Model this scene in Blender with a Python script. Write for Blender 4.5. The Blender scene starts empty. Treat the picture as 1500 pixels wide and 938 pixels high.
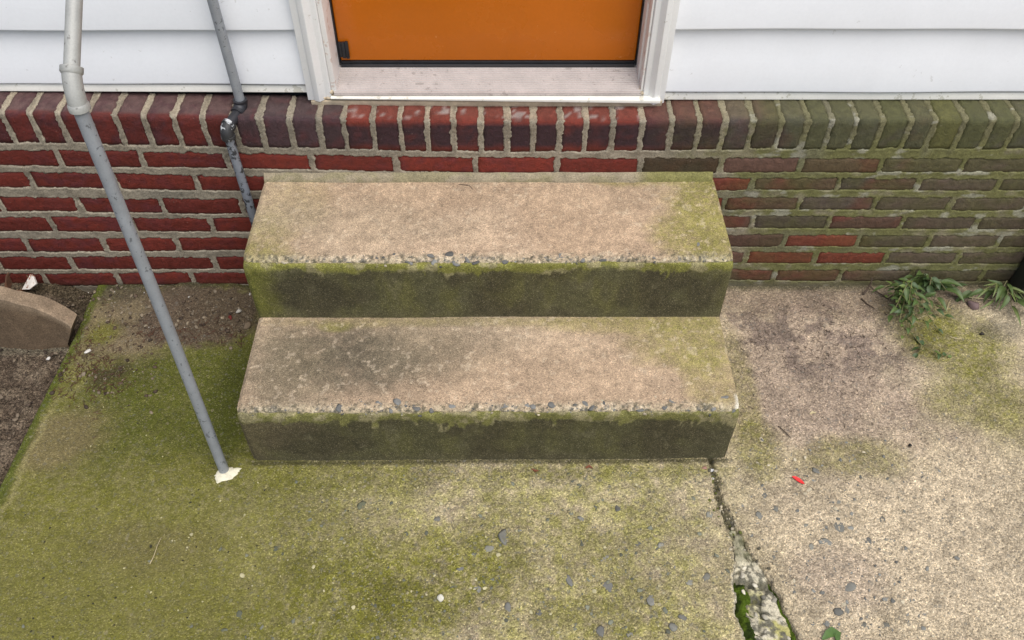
import bpy, bmesh, math, random
import numpy as np
from mathutils import Vector, Matrix

# ------------------------------------------------------------------ camera, sky, sun, exposure
scene = bpy.context.scene
F_PX = 1245.47
CAM = np.array([0.0319, -1.7702, 1.8141])
PITCH, ROLL, YAW = 0.8367, 0.009, 0.0162
_cy, _sy, _cp, _sp = math.cos(YAW), math.sin(YAW), math.cos(PITCH), math.sin(PITCH)
_fw = np.array([_sy*_cp, _cy*_cp, -_sp]); _r0 = np.array([_cy, -_sy, 0.0]); _u0 = np.cross(_r0, _fw)
_rt = math.cos(ROLL)*_r0 + math.sin(ROLL)*_u0
_up = -math.sin(ROLL)*_r0 + math.cos(ROLL)*_u0
cam_data = bpy.data.cameras.new('camera'); cam = bpy.data.objects.new('camera', cam_data)
scene.collection.objects.link(cam)
cam.matrix_world = Matrix(((_rt[0], _up[0], -_fw[0], CAM[0]), (_rt[1], _up[1], -_fw[1], CAM[1]),
                           (_rt[2], _up[2], -_fw[2], CAM[2]), (0, 0, 0, 1)))
cam_data.sensor_fit = 'HORIZONTAL'; cam_data.sensor_width = 36.0
cam_data.lens = F_PX/1500*36.0
cam_data.clip_start = 0.02; cam_data.clip_end = 500
scene.camera = cam

SUN_EL, SUN_AZ = 63.0, 150.0      # azimuth clockwise from +Y (the house); light comes from front right
world = bpy.data.worlds.new('World'); scene.world = world; world.use_nodes = True
wn = world.node_tree; wn.nodes.clear()
sky = wn.nodes.new('ShaderNodeTexSky'); sky.sky_type = 'NISHITA'; sky.sun_disc = False
sky.sun_elevation = math.radians(SUN_EL); sky.sun_rotation = math.radians(SUN_AZ)
sky.air_density = 1.0; sky.dust_density = 2.2; sky.ozone_density = 0.6
bg = wn.nodes.new('ShaderNodeBackground'); bg.inputs['Strength'].default_value = 0.055
wo = wn.nodes.new('ShaderNodeOutputWorld')
wn.links.new(sky.outputs[0], bg.inputs[0]); wn.links.new(bg.outputs[0], wo.inputs[0])
sd = bpy.data.lights.new('sun', 'SUN'); sd.energy = 1.5; sd.angle = math.radians(62); sd.color = (1.0, 0.965, 0.91)
sun = bpy.data.objects.new('sun', sd); scene.collection.objects.link(sun)
_el, _az = math.radians(SUN_EL), math.radians(SUN_AZ)
sun.rotation_euler = Vector((math.cos(_el)*math.sin(_az), math.cos(_el)*math.cos(_az), math.sin(_el))).to_track_quat('Z', 'Y').to_euler()
vs = scene.view_settings
vs.view_transform = 'Standard'; vs.look = 'None'; vs.exposure = 1.24; vs.gamma = 1.0; vs.use_curve_mapping = False

# ------------------------------------------------------------------ helpers
rng = np.random.default_rng(7); random.seed(7)
COL = scene.collection

def ray(x, y): return _fw + (x-750)/F_PX*_rt - (y-469)/F_PX*_up
def G(x, y, z=0.0):                       # a point on the level z
    d = ray(x, y); return CAM + d*(z-CAM[2])/d[2]
def Wl(x, y, yy=0.0):                     # a point on the upright plane at depth yy
    d = ray(x, y); return CAM + d*(yy-CAM[1])/d[1]

def _h(ix, iy, seed):
    n = (ix.astype(np.int64)*374761393 + iy.astype(np.int64)*668265263 + seed*974634777) & 0x7fffffff
    n = ((n ^ (n >> 13))*1274126177) & 0x7fffffff
    n = ((n ^ (n >> 16))*2246822519) & 0x7fffffff
    return ((n ^ (n >> 15)) & 0xffff)/65535.0
def vn(x, y, seed=0):
    x = np.asarray(x, float); y = np.asarray(y, float); x, y = np.broadcast_arrays(x, y)
    ix = np.floor(x); iy = np.floor(y); fx = x-ix; fy = y-iy
    fx = fx*fx*(3-2*fx); fy = fy*fy*(3-2*fy)
    a = _h(ix, iy, seed); b = _h(ix+1, iy, seed); c = _h(ix, iy+1, seed); d = _h(ix+1, iy+1, seed)
    return (a*(1-fx)+b*fx)*(1-fy) + (c*(1-fx)+d*fx)*fy
def fbm(x, y, sc, octv=4, seed=0, gain=0.5):
    s = 0.0; a = 1.0; t = 0.0
    for o in range(octv):
        s = s + a*vn(np.asarray(x)*sc+17.3*o, np.asarray(y)*sc-9.1*o, seed+o*31); t += a; a *= gain; sc *= 2.03
    return s/t
def sm(a, b, x):
    t = np.clip((x-a)/(b-a), 0, 1); return t*t*(3-2*t)
def mixc(c, col, m):
    return c*(1-m[..., None]) + np.asarray(col)*m[..., None]

def mesh_obj(name, verts, faces, mat=None, parent=None, col=None, smooth=True, base=None, alpha=None):
    me = bpy.data.meshes.new(name)
    verts = np.asarray(verts, np.float32)
    if base is not None: verts = verts - np.asarray(base, np.float32)
    if isinstance(faces, np.ndarray):
        k = faces.shape[1]; n = len(faces)
        me.vertices.add(len(verts)); me.vertices.foreach_set('co', verts.ravel())
        me.loops.add(n*k); me.loops.foreach_set('vertex_index', faces.astype(np.int32).ravel())
        me.polygons.add(n); me.polygons.foreach_set('loop_start', np.arange(0, n*k, k, dtype=np.int32))
        me.update(calc_edges=True); me.validate()
    else:
        me.from_pydata([tuple(map(float, v)) for v in verts], [], [tuple(int(i) for i in f) for f in faces]); me.update()
    if smooth: me.polygons.foreach_set('use_smooth', np.ones(len(me.polygons), bool))
    if col is not None:
        c = np.ones((len(verts), 4), np.float32); c[:, :3] = np.clip(col, 0, 1)
        if alpha is not None: c[:, 3] = alpha
        at = me.color_attributes.new('col', 'FLOAT_COLOR', 'POINT'); at.data.foreach_set('color', c.ravel())
    if mat: me.materials.append(mat)
    o = bpy.data.objects.new(name, me); COL.objects.link(o)
    if parent is not None: o.parent = parent
    if base is not None and parent is None: o.location = base
    return o

def tag(o, label=None, cat=None, group=None, kind=None):
    if label: o['label'] = label
    if cat: o['category'] = cat
    if group: o['group'] = group
    if kind: o['kind'] = kind
    return o
def thing(name, label, cat, loc=(0, 0, 0), group=None):
    o = bpy.data.objects.new(name, None); COL.objects.link(o); o.location = loc; o.empty_display_size = 0.1
    return tag(o, label, cat, group)

def grid_faces(nu, nv, keep=None):
    i = np.arange(nu*nv).reshape(nu, nv)
    f = np.stack([i[:-1, :-1], i[1:, :-1], i[1:, 1:], i[:-1, 1:]], -1).reshape(-1, 4)
    return f if keep is None else f[keep.ravel()]

def box_vf(x0, x1, y0, y1, z0, z1):
    v = [(x0, y0, z0), (x1, y0, z0), (x1, y1, z0), (x0, y1, z0), (x0, y0, z1), (x1, y0, z1), (x1, y1, z1), (x0, y1, z1)]
    f = [(0, 3, 2, 1), (4, 5, 6, 7), (0, 1, 5, 4), (1, 2, 6, 5), (2, 3, 7, 6), (3, 0, 4, 7)]
    return v, f
def bevel(o, w=0.002, seg=2):
    bm = bmesh.new(); bm.from_mesh(o.data)
    bmesh.ops.bevel(bm, geom=bm.edges[:], offset=w, segments=seg, affect='EDGES', profile=0.5, clamp_overlap=True)
    bm.to_mesh(o.data); bm.free(); o.data.polygons.foreach_set('use_smooth', np.ones(len(o.data.polygons), bool))
    o.data.set_sharp_from_angle(angle=math.radians(35)); return o
def prism_x(name, prof, x0, x1, mat, parent, base=(0, 0, 0), bev=0.0015):
    """(y, z) outline extruded along x"""
    n = len(prof)
    v = [(x0, p[0], p[1]) for p in prof] + [(x1, p[0], p[1]) for p in prof]
    f = [tuple(range(n)), tuple(range(2*n-1, n-1, -1))] + [(i, i+n, (i+1) % n+n, (i+1) % n) for i in range(n)]
    o = mesh_obj(name, v, f, mat, parent, smooth=False, base=base); fix_normals(o)
    return bevel(o, bev) if bev else o
def prism_z(name, prof, z0, z1, mat, parent, base=(0, 0, 0), bev=0.0012):
    n = len(prof)
    z0 = z0 if hasattr(z0, '__len__') else [z0]*n
    v = [(p[0], p[1], z0[i]) for i, p in enumerate(prof)] + [(p[0], p[1], z1) for p in prof]
    f = [tuple(range(n)), tuple(range(2*n-1, n-1, -1))] + [(i, i+n, (i+1) % n+n, (i+1) % n) for i in range(n)]
    o = mesh_obj(name, v, f, mat, parent, smooth=False, base=base); fix_normals(o)
    return bevel(o, bev) if bev else o
def fix_normals(o):
    bm = bmesh.new(); bm.from_mesh(o.data); bmesh.ops.recalc_face_normals(bm, faces=bm.faces[:]); bm.to_mesh(o.data); bm.free()

def tube(name, pts, rad, mat, parent=None, base=(0, 0, 0), n=20, caps=True):
    pts = [np.asarray(p, float) for p in pts]; m = len(pts)
    rad = rad if hasattr(rad, '__len__') else [rad]*m
    V = []; prev = None
    for i, p in enumerate(pts):
        t = pts[min(i+1, m-1)] - pts[max(i-1, 0)]; L = np.linalg.norm(t)
        t = t/L if L > 1e-9 else lt
        lt = t
        if prev is None:
            a = np.array([1, 0, 0]) if abs(t[0]) < .8 else np.array([0, 1, 0]); s = np.cross(t, a)
        else: s = prev - t*(prev@t)
        s = s/np.linalg.norm(s); prev = s; b = np.cross(t, s)
        for k in range(n):
            q = 2*math.pi*k/n; V.append(p + rad[i]*(math.cos(q)*s + math.sin(q)*b))
    Fc = [(i*n+k, i*n+(k+1) % n, (i+1)*n+(k+1) % n, (i+1)*n+k) for i in range(m-1) for k in range(n)]
    if caps: Fc += [tuple(range(n-1, -1, -1)), tuple(range((m-1)*n, m*n))]
    o = mesh_obj(name, V, Fc, mat, parent, base=base)
    o.data.set_sharp_from_angle(angle=math.radians(50)); return o

# ---- materials
def new_mat(name):
    m = bpy.data.materials.new(name); m.use_nodes = True; nt = m.node_tree
    return m, nt, nt.nodes['Principled BSDF'], nt.nodes.new
def pos_node(nt): return nt.nodes.new('ShaderNodeNewGeometry').outputs['Position']
def noise(nt, sc, det=4, rough=0.55, vec=None):
    n = nt.nodes.new('ShaderNodeTexNoise'); n.inputs['Scale'].default_value = sc; n.inputs['Detail'].default_value = det
    n.inputs['Roughness'].default_value = rough; nt.links.new(vec if vec else pos_node(nt), n.inputs['Vector']); return n
def voro(nt, sc, feat='F1', vec=None, rnd=1.0):
    n = nt.nodes.new('ShaderNodeTexVoronoi'); n.feature = feat; n.inputs['Scale'].default_value = sc
    n.inputs['Randomness'].default_value = rnd; nt.links.new(vec if vec else pos_node(nt), n.inputs['Vector']); return n
def ramp(nt, src, stops):
    r = nt.nodes.new('ShaderNodeValToRGB'); e = r.color_ramp.elements
    while len(e) < len(stops): e.new(0.5)
    for i, (p, c) in enumerate(stops):
        e[i].position = p; e[i].color = (c, c, c, 1) if not hasattr(c, '__len__') else (*c, 1)
    nt.links.new(src, r.inputs[0]); return r.outputs[0]
def mixrgb(nt, a, b, fac, mode='MIX'):
    m = nt.nodes.new('ShaderNodeMix'); m.data_type = 'RGBA'; m.blend_type = mode
    for s, v in ((m.inputs[0], fac), (m.inputs[6], a), (m.inputs[7], b)):
        if isinstance(v, (int, float)): s.default_value = v
        elif isinstance(v, tuple): s.default_value = (*v, 1)
        else: nt.links.new(v, s)
    return m.outputs[2]
def math_n(nt, op, a, b=None):
    m = nt.nodes.new('ShaderNodeMath'); m.operation = op
    for s, v in ((m.inputs[0], a), (m.inputs[1], b)):
        if v is None: continue
        if isinstance(v, (int, float)): s.default_value = v
        else: nt.links.new(v, s)
    return m.outputs[0]
def bump(nt, bsdf, h, strength, dist):
    b = nt.nodes.new('ShaderNodeBump'); b.inputs['Strength'].default_value = strength; b.inputs['Distance'].default_value = dist
    nt.links.new(h, b.inputs['Height']); nt.links.new(b.outputs[0], bsdf.inputs['Normal'])
def attr(nt):
    a = nt.nodes.new('ShaderNodeAttribute'); a.attribute_name = 'col'; return a.outputs['Color']

def grain_mat(name, cell=260.0, lo=0.62, hi=1.35, fleck=0.25, rough=0.92, bstr=0.55, bdist=0.0025, spec=0.25, pitlo=0.35, agg=0.0):
    """vertex colour (stains) times sand grains, with light and dark flecks; coarse relief"""
    m, nt, bs, N = new_mat(name)
    p = pos_node(nt)
    v1 = voro(nt, cell, vec=p); v2 = voro(nt, cell*1.55, vec=p); n1 = noise(nt, cell*0.8, 3, 0.75, p); n2 = noise(nt, 38, 5, 0.65, p)
    sx = N('ShaderNodeSeparateColor'); nt.links.new(v1.outputs['Color'], sx.inputs[0])
    sy = N('ShaderNodeSeparateColor'); nt.links.new(v2.outputs['Color'], sy.inputs[0])
    g = ramp(nt, sx.outputs[0], [(0, lo), (0.5, 1.0), (1, hi)])
    c = mixrgb(nt, attr(nt), g, 1.0, 'MULTIPLY')
    c = mixrgb(nt, c, ramp(nt, n2.outputs[0], [(0.3, 0.78), (0.7, 1.2)]), 1.0, 'MULTIPLY')
    c = mixrgb(nt, c, ramp(nt, sy.outputs[0], [(0, lo), (0.5, 1.0), (1, hi)]), 0.7, 'MULTIPLY')
    lf = ramp(nt, sy.outputs[1], [(0.91, 0.0), (0.93, 1.0)])
    c = mixrgb(nt, c, mixrgb(nt, mixrgb(nt, c, (2.2, 2.1, 1.9), 1.0, 'MULTIPLY'), (0.6, 0.53, 0.38), 0.3), math_n(nt, 'MULTIPLY', lf, fleck*2.0))
    dk = ramp(nt, sx.outputs[2], [(0.90, 0.0), (0.93, 1.0)])
    c = mixrgb(nt, c, mixrgb(nt, c, (0.05, 0.045, 0.035), 0.6), math_n(nt, 'MULTIPLY', dk, fleck*2.0))
    pit = ramp(nt, n1.outputs[0], [(0.30, pitlo), (0.46, 1.0)])  # hollows darkened in the colour, standing in for weak relief shading
    c = mixrgb(nt, c, pit, 0.9, 'MULTIPLY')
    if agg:
        nw = noise(nt, 120, 2, 0.5, p)
        wv = N('ShaderNodeVectorMath'); wv.operation = 'MULTIPLY_ADD'; nt.links.new(nw.outputs['Color'], wv.inputs[0]); wv.inputs[1].default_value = (0.007, 0.007, 0.007); nt.links.new(p, wv.inputs[2])
        for sc_, am in ((95, agg), (170, agg*1.6)):
            v3 = voro(nt, sc_, vec=wv.outputs[0]); sz = N('ShaderNodeSeparateColor'); nt.links.new(v3.outputs['Color'], sz.inputs[0])
            pick = math_n(nt, 'LESS_THAN', sz.outputs[0], am); inn = math_n(nt, 'LESS_THAN', v3.outputs['Distance'], 0.40)
            gcol = mixrgb(nt, ramp(nt, sz.outputs[1], [(0, (0.10, 0.10, 0.09)), (0.6, (0.20, 0.20, 0.175)), (0.85, (0.30, 0.25, 0.18)), (1, (0.46, 0.40, 0.29))]), c, 0.35)
            c = mixrgb(nt, c, gcol, math_n(nt, 'MULTIPLY', math_n(nt, 'MULTIPLY', pick, inn), 0.85))
    av = nt.nodes.new('ShaderNodeAttribute'); av.attribute_name = 'col'; c = mixrgb(nt, mixrgb(nt, av.outputs['Color'], (0.93, 0.93, 0.93), 1.0, 'MULTIPLY'), c, av.outputs['Alpha'])
    nt.links.new(c, bs.inputs['Base Color']); bs.inputs['Roughness'].default_value = rough
    bs.inputs['Specular IOR Level'].default_value = spec
    h = math_n(nt, 'ADD', math_n(nt, 'MULTIPLY', n1.outputs[0], 1.2), math_n(nt, 'MULTIPLY', v1.outputs['Distance'], -0.7))
    bump(nt, bs, h, bstr, bdist); return m

def plain_mat(name, colr, rough=0.5, var=0.12, sc=30, bstr=0.1, bdist=0.001, metal=0.0, spec=0.5, usecol=False, spot=None):
    m, nt, bs, N = new_mat(name)
    p = pos_node(nt)
    n1 = noise(nt, sc, 5, 0.6, p); n2 = noise(nt, sc*14, 3, 0.6, p)
    base = attr(nt) if usecol else tuple(colr)
    c = mixrgb(nt, base, ramp(nt, n1.outputs[0], [(0.3, 1-var), (0.7, 1+var)]), 1.0, 'MULTIPLY')
    c = mixrgb(nt, c, ramp(nt, n2.outputs[0], [(0.3, 1-var*0.7), (0.7, 1+var*0.7)]), 1.0, 'MULTIPLY')
    if spot:
        scs, thr, sc_col, am = spot
        n3 = noise(nt, scs, 3, 0.65, p)
        n4 = noise(nt, max(6, scs*.16), 3, 0.6, p); k4 = math_n(nt, 'MULTIPLY', math_n(nt, 'SUBTRACT', n4.outputs[0], 0.5), 0.45)
        sv = math_n(nt, 'ADD', n3.outputs[0], k4)
        c = mixrgb(nt, c, tuple(sc_col), math_n(nt, 'MULTIPLY', ramp(nt, sv, [(thr, 0.0), (thr+0.025, 1.0)]), am))
    nt.links.new(c, bs.inputs['Base Color']); bs.inputs['Metallic'].default_value = metal
    bs.inputs['Specular IOR Level'].default_value = spec
    rr = ramp(nt, n1.outputs[0], [(0.3, max(rough-0.1, 0.05)), (0.7, min(rough+0.1, 1))]); nt.links.new(rr, bs.inputs['Roughness'])
    h = math_n(nt, 'ADD', n1.outputs[0], math_n(nt, 'MULTIPLY', n2.outputs[0], 0.6)); bump(nt, bs, h, bstr, bdist); return m

M_slab = grain_mat('paving_concrete', 255, 0.58, 1.32, 0.38, bstr=1.0, bdist=0.0040, agg=0.11, pitlo=0.36)
M_step = grain_mat('step_concrete', 400, 0.74, 1.20, 0.24, bstr=0.65, bdist=0.0022, pitlo=0.46)
M_soil = grain_mat('soil', 240, 0.45, 1.5, 0.2, rough=1.0, bstr=0.9, bdist=0.005, spec=0.1)
M_mortar = grain_mat('mortar', 420, 0.82, 1.16, 0.10, bstr=0.5, bdist=0.0015)
def brick_mat():
    m, nt, bs, N = new_mat('brick_clay'); p = pos_node(nt)
    n1 = noise(nt, 60, 5, 0.6, p); n2 = noise(nt, 420, 4, 0.7, p); v = noise(nt, 230, 2, 0.5, p)
    c = mixrgb(nt, attr(nt), ramp(nt, n1.outputs[0], [(0.28, 0.72), (0.72, 1.28)]), 1.0, 'MULTIPLY')
    c = mixrgb(nt, c, ramp(nt, n2.outputs[0], [(0.3, 0.7), (0.7, 1.25)]), 1.0, 'MULTIPLY')
    c = mixrgb(nt, c, (0.34, 0.27, 0.22), math_n(nt, 'MULTIPLY', ramp(nt, v.outputs[0], [(0.72, 0.0), (0.76, 1.0)]), 0.5))
    nt.links.new(c, bs.inputs['Base Color'])
    nt.links.new(ramp(nt, n1.outputs[0], [(0.3, 0.52), (0.7, 0.8)]), bs.inputs['Roughness']); bs.inputs['Specular IOR Level'].default_value = 0.35
    h = math_n(nt, 'ADD', n2.outputs[0], math_n(nt, 'MULTIPLY', n1.outputs[0], 1.5)); bump(nt, bs, h, 0.95, 0.0035); return m
M_brick = brick_mat()
def emboss(m):
    nt = m.node_tree; b_ = next(n for n in nt.nodes if n.type == 'BUMP'); src = b_.inputs['Height'].links[0].from_socket
    mp = nt.nodes.new('ShaderNodeMapping'); mp.inputs['Scale'].default_value = (5, 5, 150); nt.links.new(pos_node(nt), mp.inputs['Vector'])
    n_ = noise(nt, 1.0, 4, 0.6, mp.outputs[0]); nt.links.new(math_n(nt, 'ADD', src, math_n(nt, 'MULTIPLY', n_.outputs[0], 1.4)), b_.inputs['Height']); return m
M_siding = plain_mat('siding_paint', (0.80, 0.815, 0.84), 0.42, 0.02, 9, 0.12, 0.0012, spot=(55, 0.72, (0.45, 0.44, 0.42), 0.35)); emboss(M_siding)
M_trim = plain_mat('white_trim', (0.84, 0.84, 0.83), 0.38, 0.03, 14, 0.08, 0.001, spot=(40, 0.70, (0.42, 0.38, 0.30), 0.35))
M_strip = plain_mat('white_strip', (0.81, 0.79, 0.72), 0.5, 0.05, 20, 0.1, 0.001, spot=(38, 0.62, (0.36, 0.34, 0.24), 0.45))
M_jamb = plain_mat('peeling_jamb', (0.83, 0.81, 0.78), 0.5, 0.04, 16, 0.25, 0.001, spot=(24, 0.60, (0.58, 0.42, 0.34), 0.5))
M_door = plain_mat('orange_door_paint', (0.54, 0.135, 0.004), 0.27, 0.04, 9, 0.14, 0.0010, spot=(70, 0.735, (0.72, 0.33, 0.12), 0.5))
M_black = plain_mat('black_rubber', (0.012, 0.013, 0.016), 0.5, 0.2, 40, 0.2, 0.001)
M_sill = plain_mat('aluminium_threshold', (0.43, 0.385, 0.36), 0.5, 0.14, 22, 0.15, 0.0008, metal=0.25, spot=(60, 0.64, (0.20, 0.17, 0.15), 0.5))
M_caulk = plain_mat('old_caulk', (0.46, 0.38, 0.27), 0.8, 0.2, 60, 0.4, 0.002)
M_galv = plain_mat('galvanised_pipe', (0.36, 0.36, 0.335), 0.55, 0.12, 26, 0.3, 0.0012, metal=0.15, spot=(75, 0.66, (0.13, 0.12, 0.11), 0.6))
M_paintpipe = plain_mat('grey_painted_pipe', (0.265, 0.28, 0.30), 0.48, 0.10, 30, 0.3, 0.0012, metal=0.1, spot=(95, 0.64, (0.06, 0.063, 0.07), 0.65))
M_wornpipe = plain_mat('worn_pipe_paint', (0.20, 0.215, 0.245), 0.5, 0.14, 34, 0.4, 0.0015, metal=0.1, spot=(60, 0.535, (0.016, 0.018, 0.022), 0.9))
M_blackpipe = plain_mat('black_iron_fitting', (0.028, 0.028, 0.033), 0.42, 0.2, 40, 0.4, 0.0015, metal=0.2)
M_whitefit = plain_mat('white_flaked_fitting', (0.50, 0.51, 0.52), 0.55, 0.12, 40, 0.5, 0.002, spot=(62, 0.40, (0.012, 0.012, 0.014), 0.97))
M_seal = plain_mat('pale_sealant', (0.66, 0.62, 0.47), 0.8, 0.15, 60, 0.6, 0.003)
M_stone = plain_mat('stone_chip', (0.3, 0.3, 0.3), 0.75, 0.16, 90, 0.4, 0.001, usecol=True, spec=0.3)
M_curb = grain_mat('curb_stone', 420, 0.82, 1.15, 0.10, bstr=0.5, bdist=0.002)
M_leaf = plain_mat('weed_leaf', (0.06, 0.11, 0.035), 0.5, 0.25, 50, 0.25, 0.0008, spec=0.4, usecol=True)
M_stem = plain_mat('weed_stem', (0.16, 0.15, 0.06), 0.7, 0.25, 60, 0.2, 0.001)
M_dry = plain_mat('dry_straw', (0.46, 0.38, 0.22), 0.8, 0.2, 60, 0.2, 0.001)
M_twig = plain_mat('dead_twig', (0.07, 0.048, 0.032), 0.85, 0.3, 60, 0.3, 0.001)
M_moss = plain_mat('moss', (0.06, 0.085, 0.012), 0.95, 0.5, 120, 0.9, 0.004, spec=0.1, usecol=True)
M_red = plain_mat('red_scrap', (0.75, 0.035, 0.035), 0.5, 0.1, 60, 0.1, 0.001)
M_brown = plain_mat('brown_leaf', (0.16, 0.05, 0.02), 0.7, 0.3, 60, 0.2, 0.001)
M_litter = plain_mat('leaf_litter', (0.075, 0.032, 0.016), 0.8, 0.5, 60, 0.2, 0.001)
M_rust = plain_mat('rust', (0.10, 0.045, 0.022), 0.85, 0.4, 60, 0.6, 0.003)
M_flake = plain_mat('white_rusty_flake', (0.62, 0.58, 0.53), 0.7, 0.1, 40, 0.3, 0.002, spot=(48, 0.56, (0.22, 0.08, 0.03), 0.85))
M_post = plain_mat('dark_timber', (0.028, 0.030, 0.020), 0.75, 0.3, 30, 0.4, 0.002)
M_earth = plain_mat('far_ground', (0.10, 0.085, 0.05), 0.95, 0.3, 3, 0.4, 0.01)

_ico = None
def ico():
    global _ico
    if _ico is None:
        bm = bmesh.new(); bmesh.ops.create_icosphere(bm, subdivisions=2, radius=1.0); bm.verts.ensure_lookup_table()
        _ico = (np.array([v.co[:] for v in bm.verts]), np.array([[v.index for v in f.verts] for f in bm.faces])); bm.free()
    return _ico
def rock_vf(pos, size, rz, seed, flat=0.0):
    V, Fc = ico(); r = np.random.default_rng(seed)
    d = V.copy()
    for _ in range(9):                                    # chop with planes: angular chips
        n = r.normal(size=3); n /= np.linalg.norm(n); k = r.uniform(0.45, 0.85)
        s = d@n; d = np.where((s > k)[:, None], d - (s-k)[:, None]*n, d)
    d = d*np.asarray(size)
    tx, ty = r.uniform(-0.25, 0.25, 2)*(1-flat)
    c, s_ = math.cos(rz), math.sin(rz)
    x = d[:, 0]*c - d[:, 1]*s_; y = d[:, 0]*s_ + d[:, 1]*c
    return np.stack([x, y, d[:, 2] + tx*x + ty*y], 1) + np.asarray(pos), Fc
def rocks(name, items, mat, parent=None, smooth=False, base=None):
    Vs, Fs, Cs, o = [], [], [], 0
    for (pos, size, rz, colr, seed) in items:
        v, f = rock_vf(pos, size, rz, seed); Vs.append(v); Fs.append(f+o); o += len(v); Cs.append(np.tile(colr, (len(v), 1)))
    return mesh_obj(name, np.concatenate(Vs), np.concatenate(Fs), mat, parent, np.concatenate(Cs), smooth, base)

# ------------------------------------------------------------------ ground
def wob(X, Y, sc=7, seed=3): return fbm(X, Y, sc, 5, seed, 0.6) - 0.5
def blob(X, Y, px, py, rx, ry, z=0.0, soft=0.55, rag=0.9, seed=1):
    """soft ragged patch centred where the pixel meets level z"""
    c = G(px, py, z); a = abs(G(px+rx, py, z)[0]-c[0]); b = 0.5*abs(G(px, py+ry, z)[1]-G(px, py-ry, z)[1])
    d = np.sqrt(((X-c[0])/a)**2 + ((Y-c[1])/b)**2) + rag*wob(X, Y, 9, seed) + 0.35*rag*wob(X, Y, 60, seed+5)
    return 1 - sm(1-soft, 1+soft*0.6, d)

mesh = mesh_obj('ground', [(-150, -150, -0.09), (150, -150, -0.09), (150, 150, -0.09), (-150, 150, -0.09)], [(0, 1, 2, 3)], M_earth, smooth=False)
tag(mesh, kind='structure')

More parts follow.
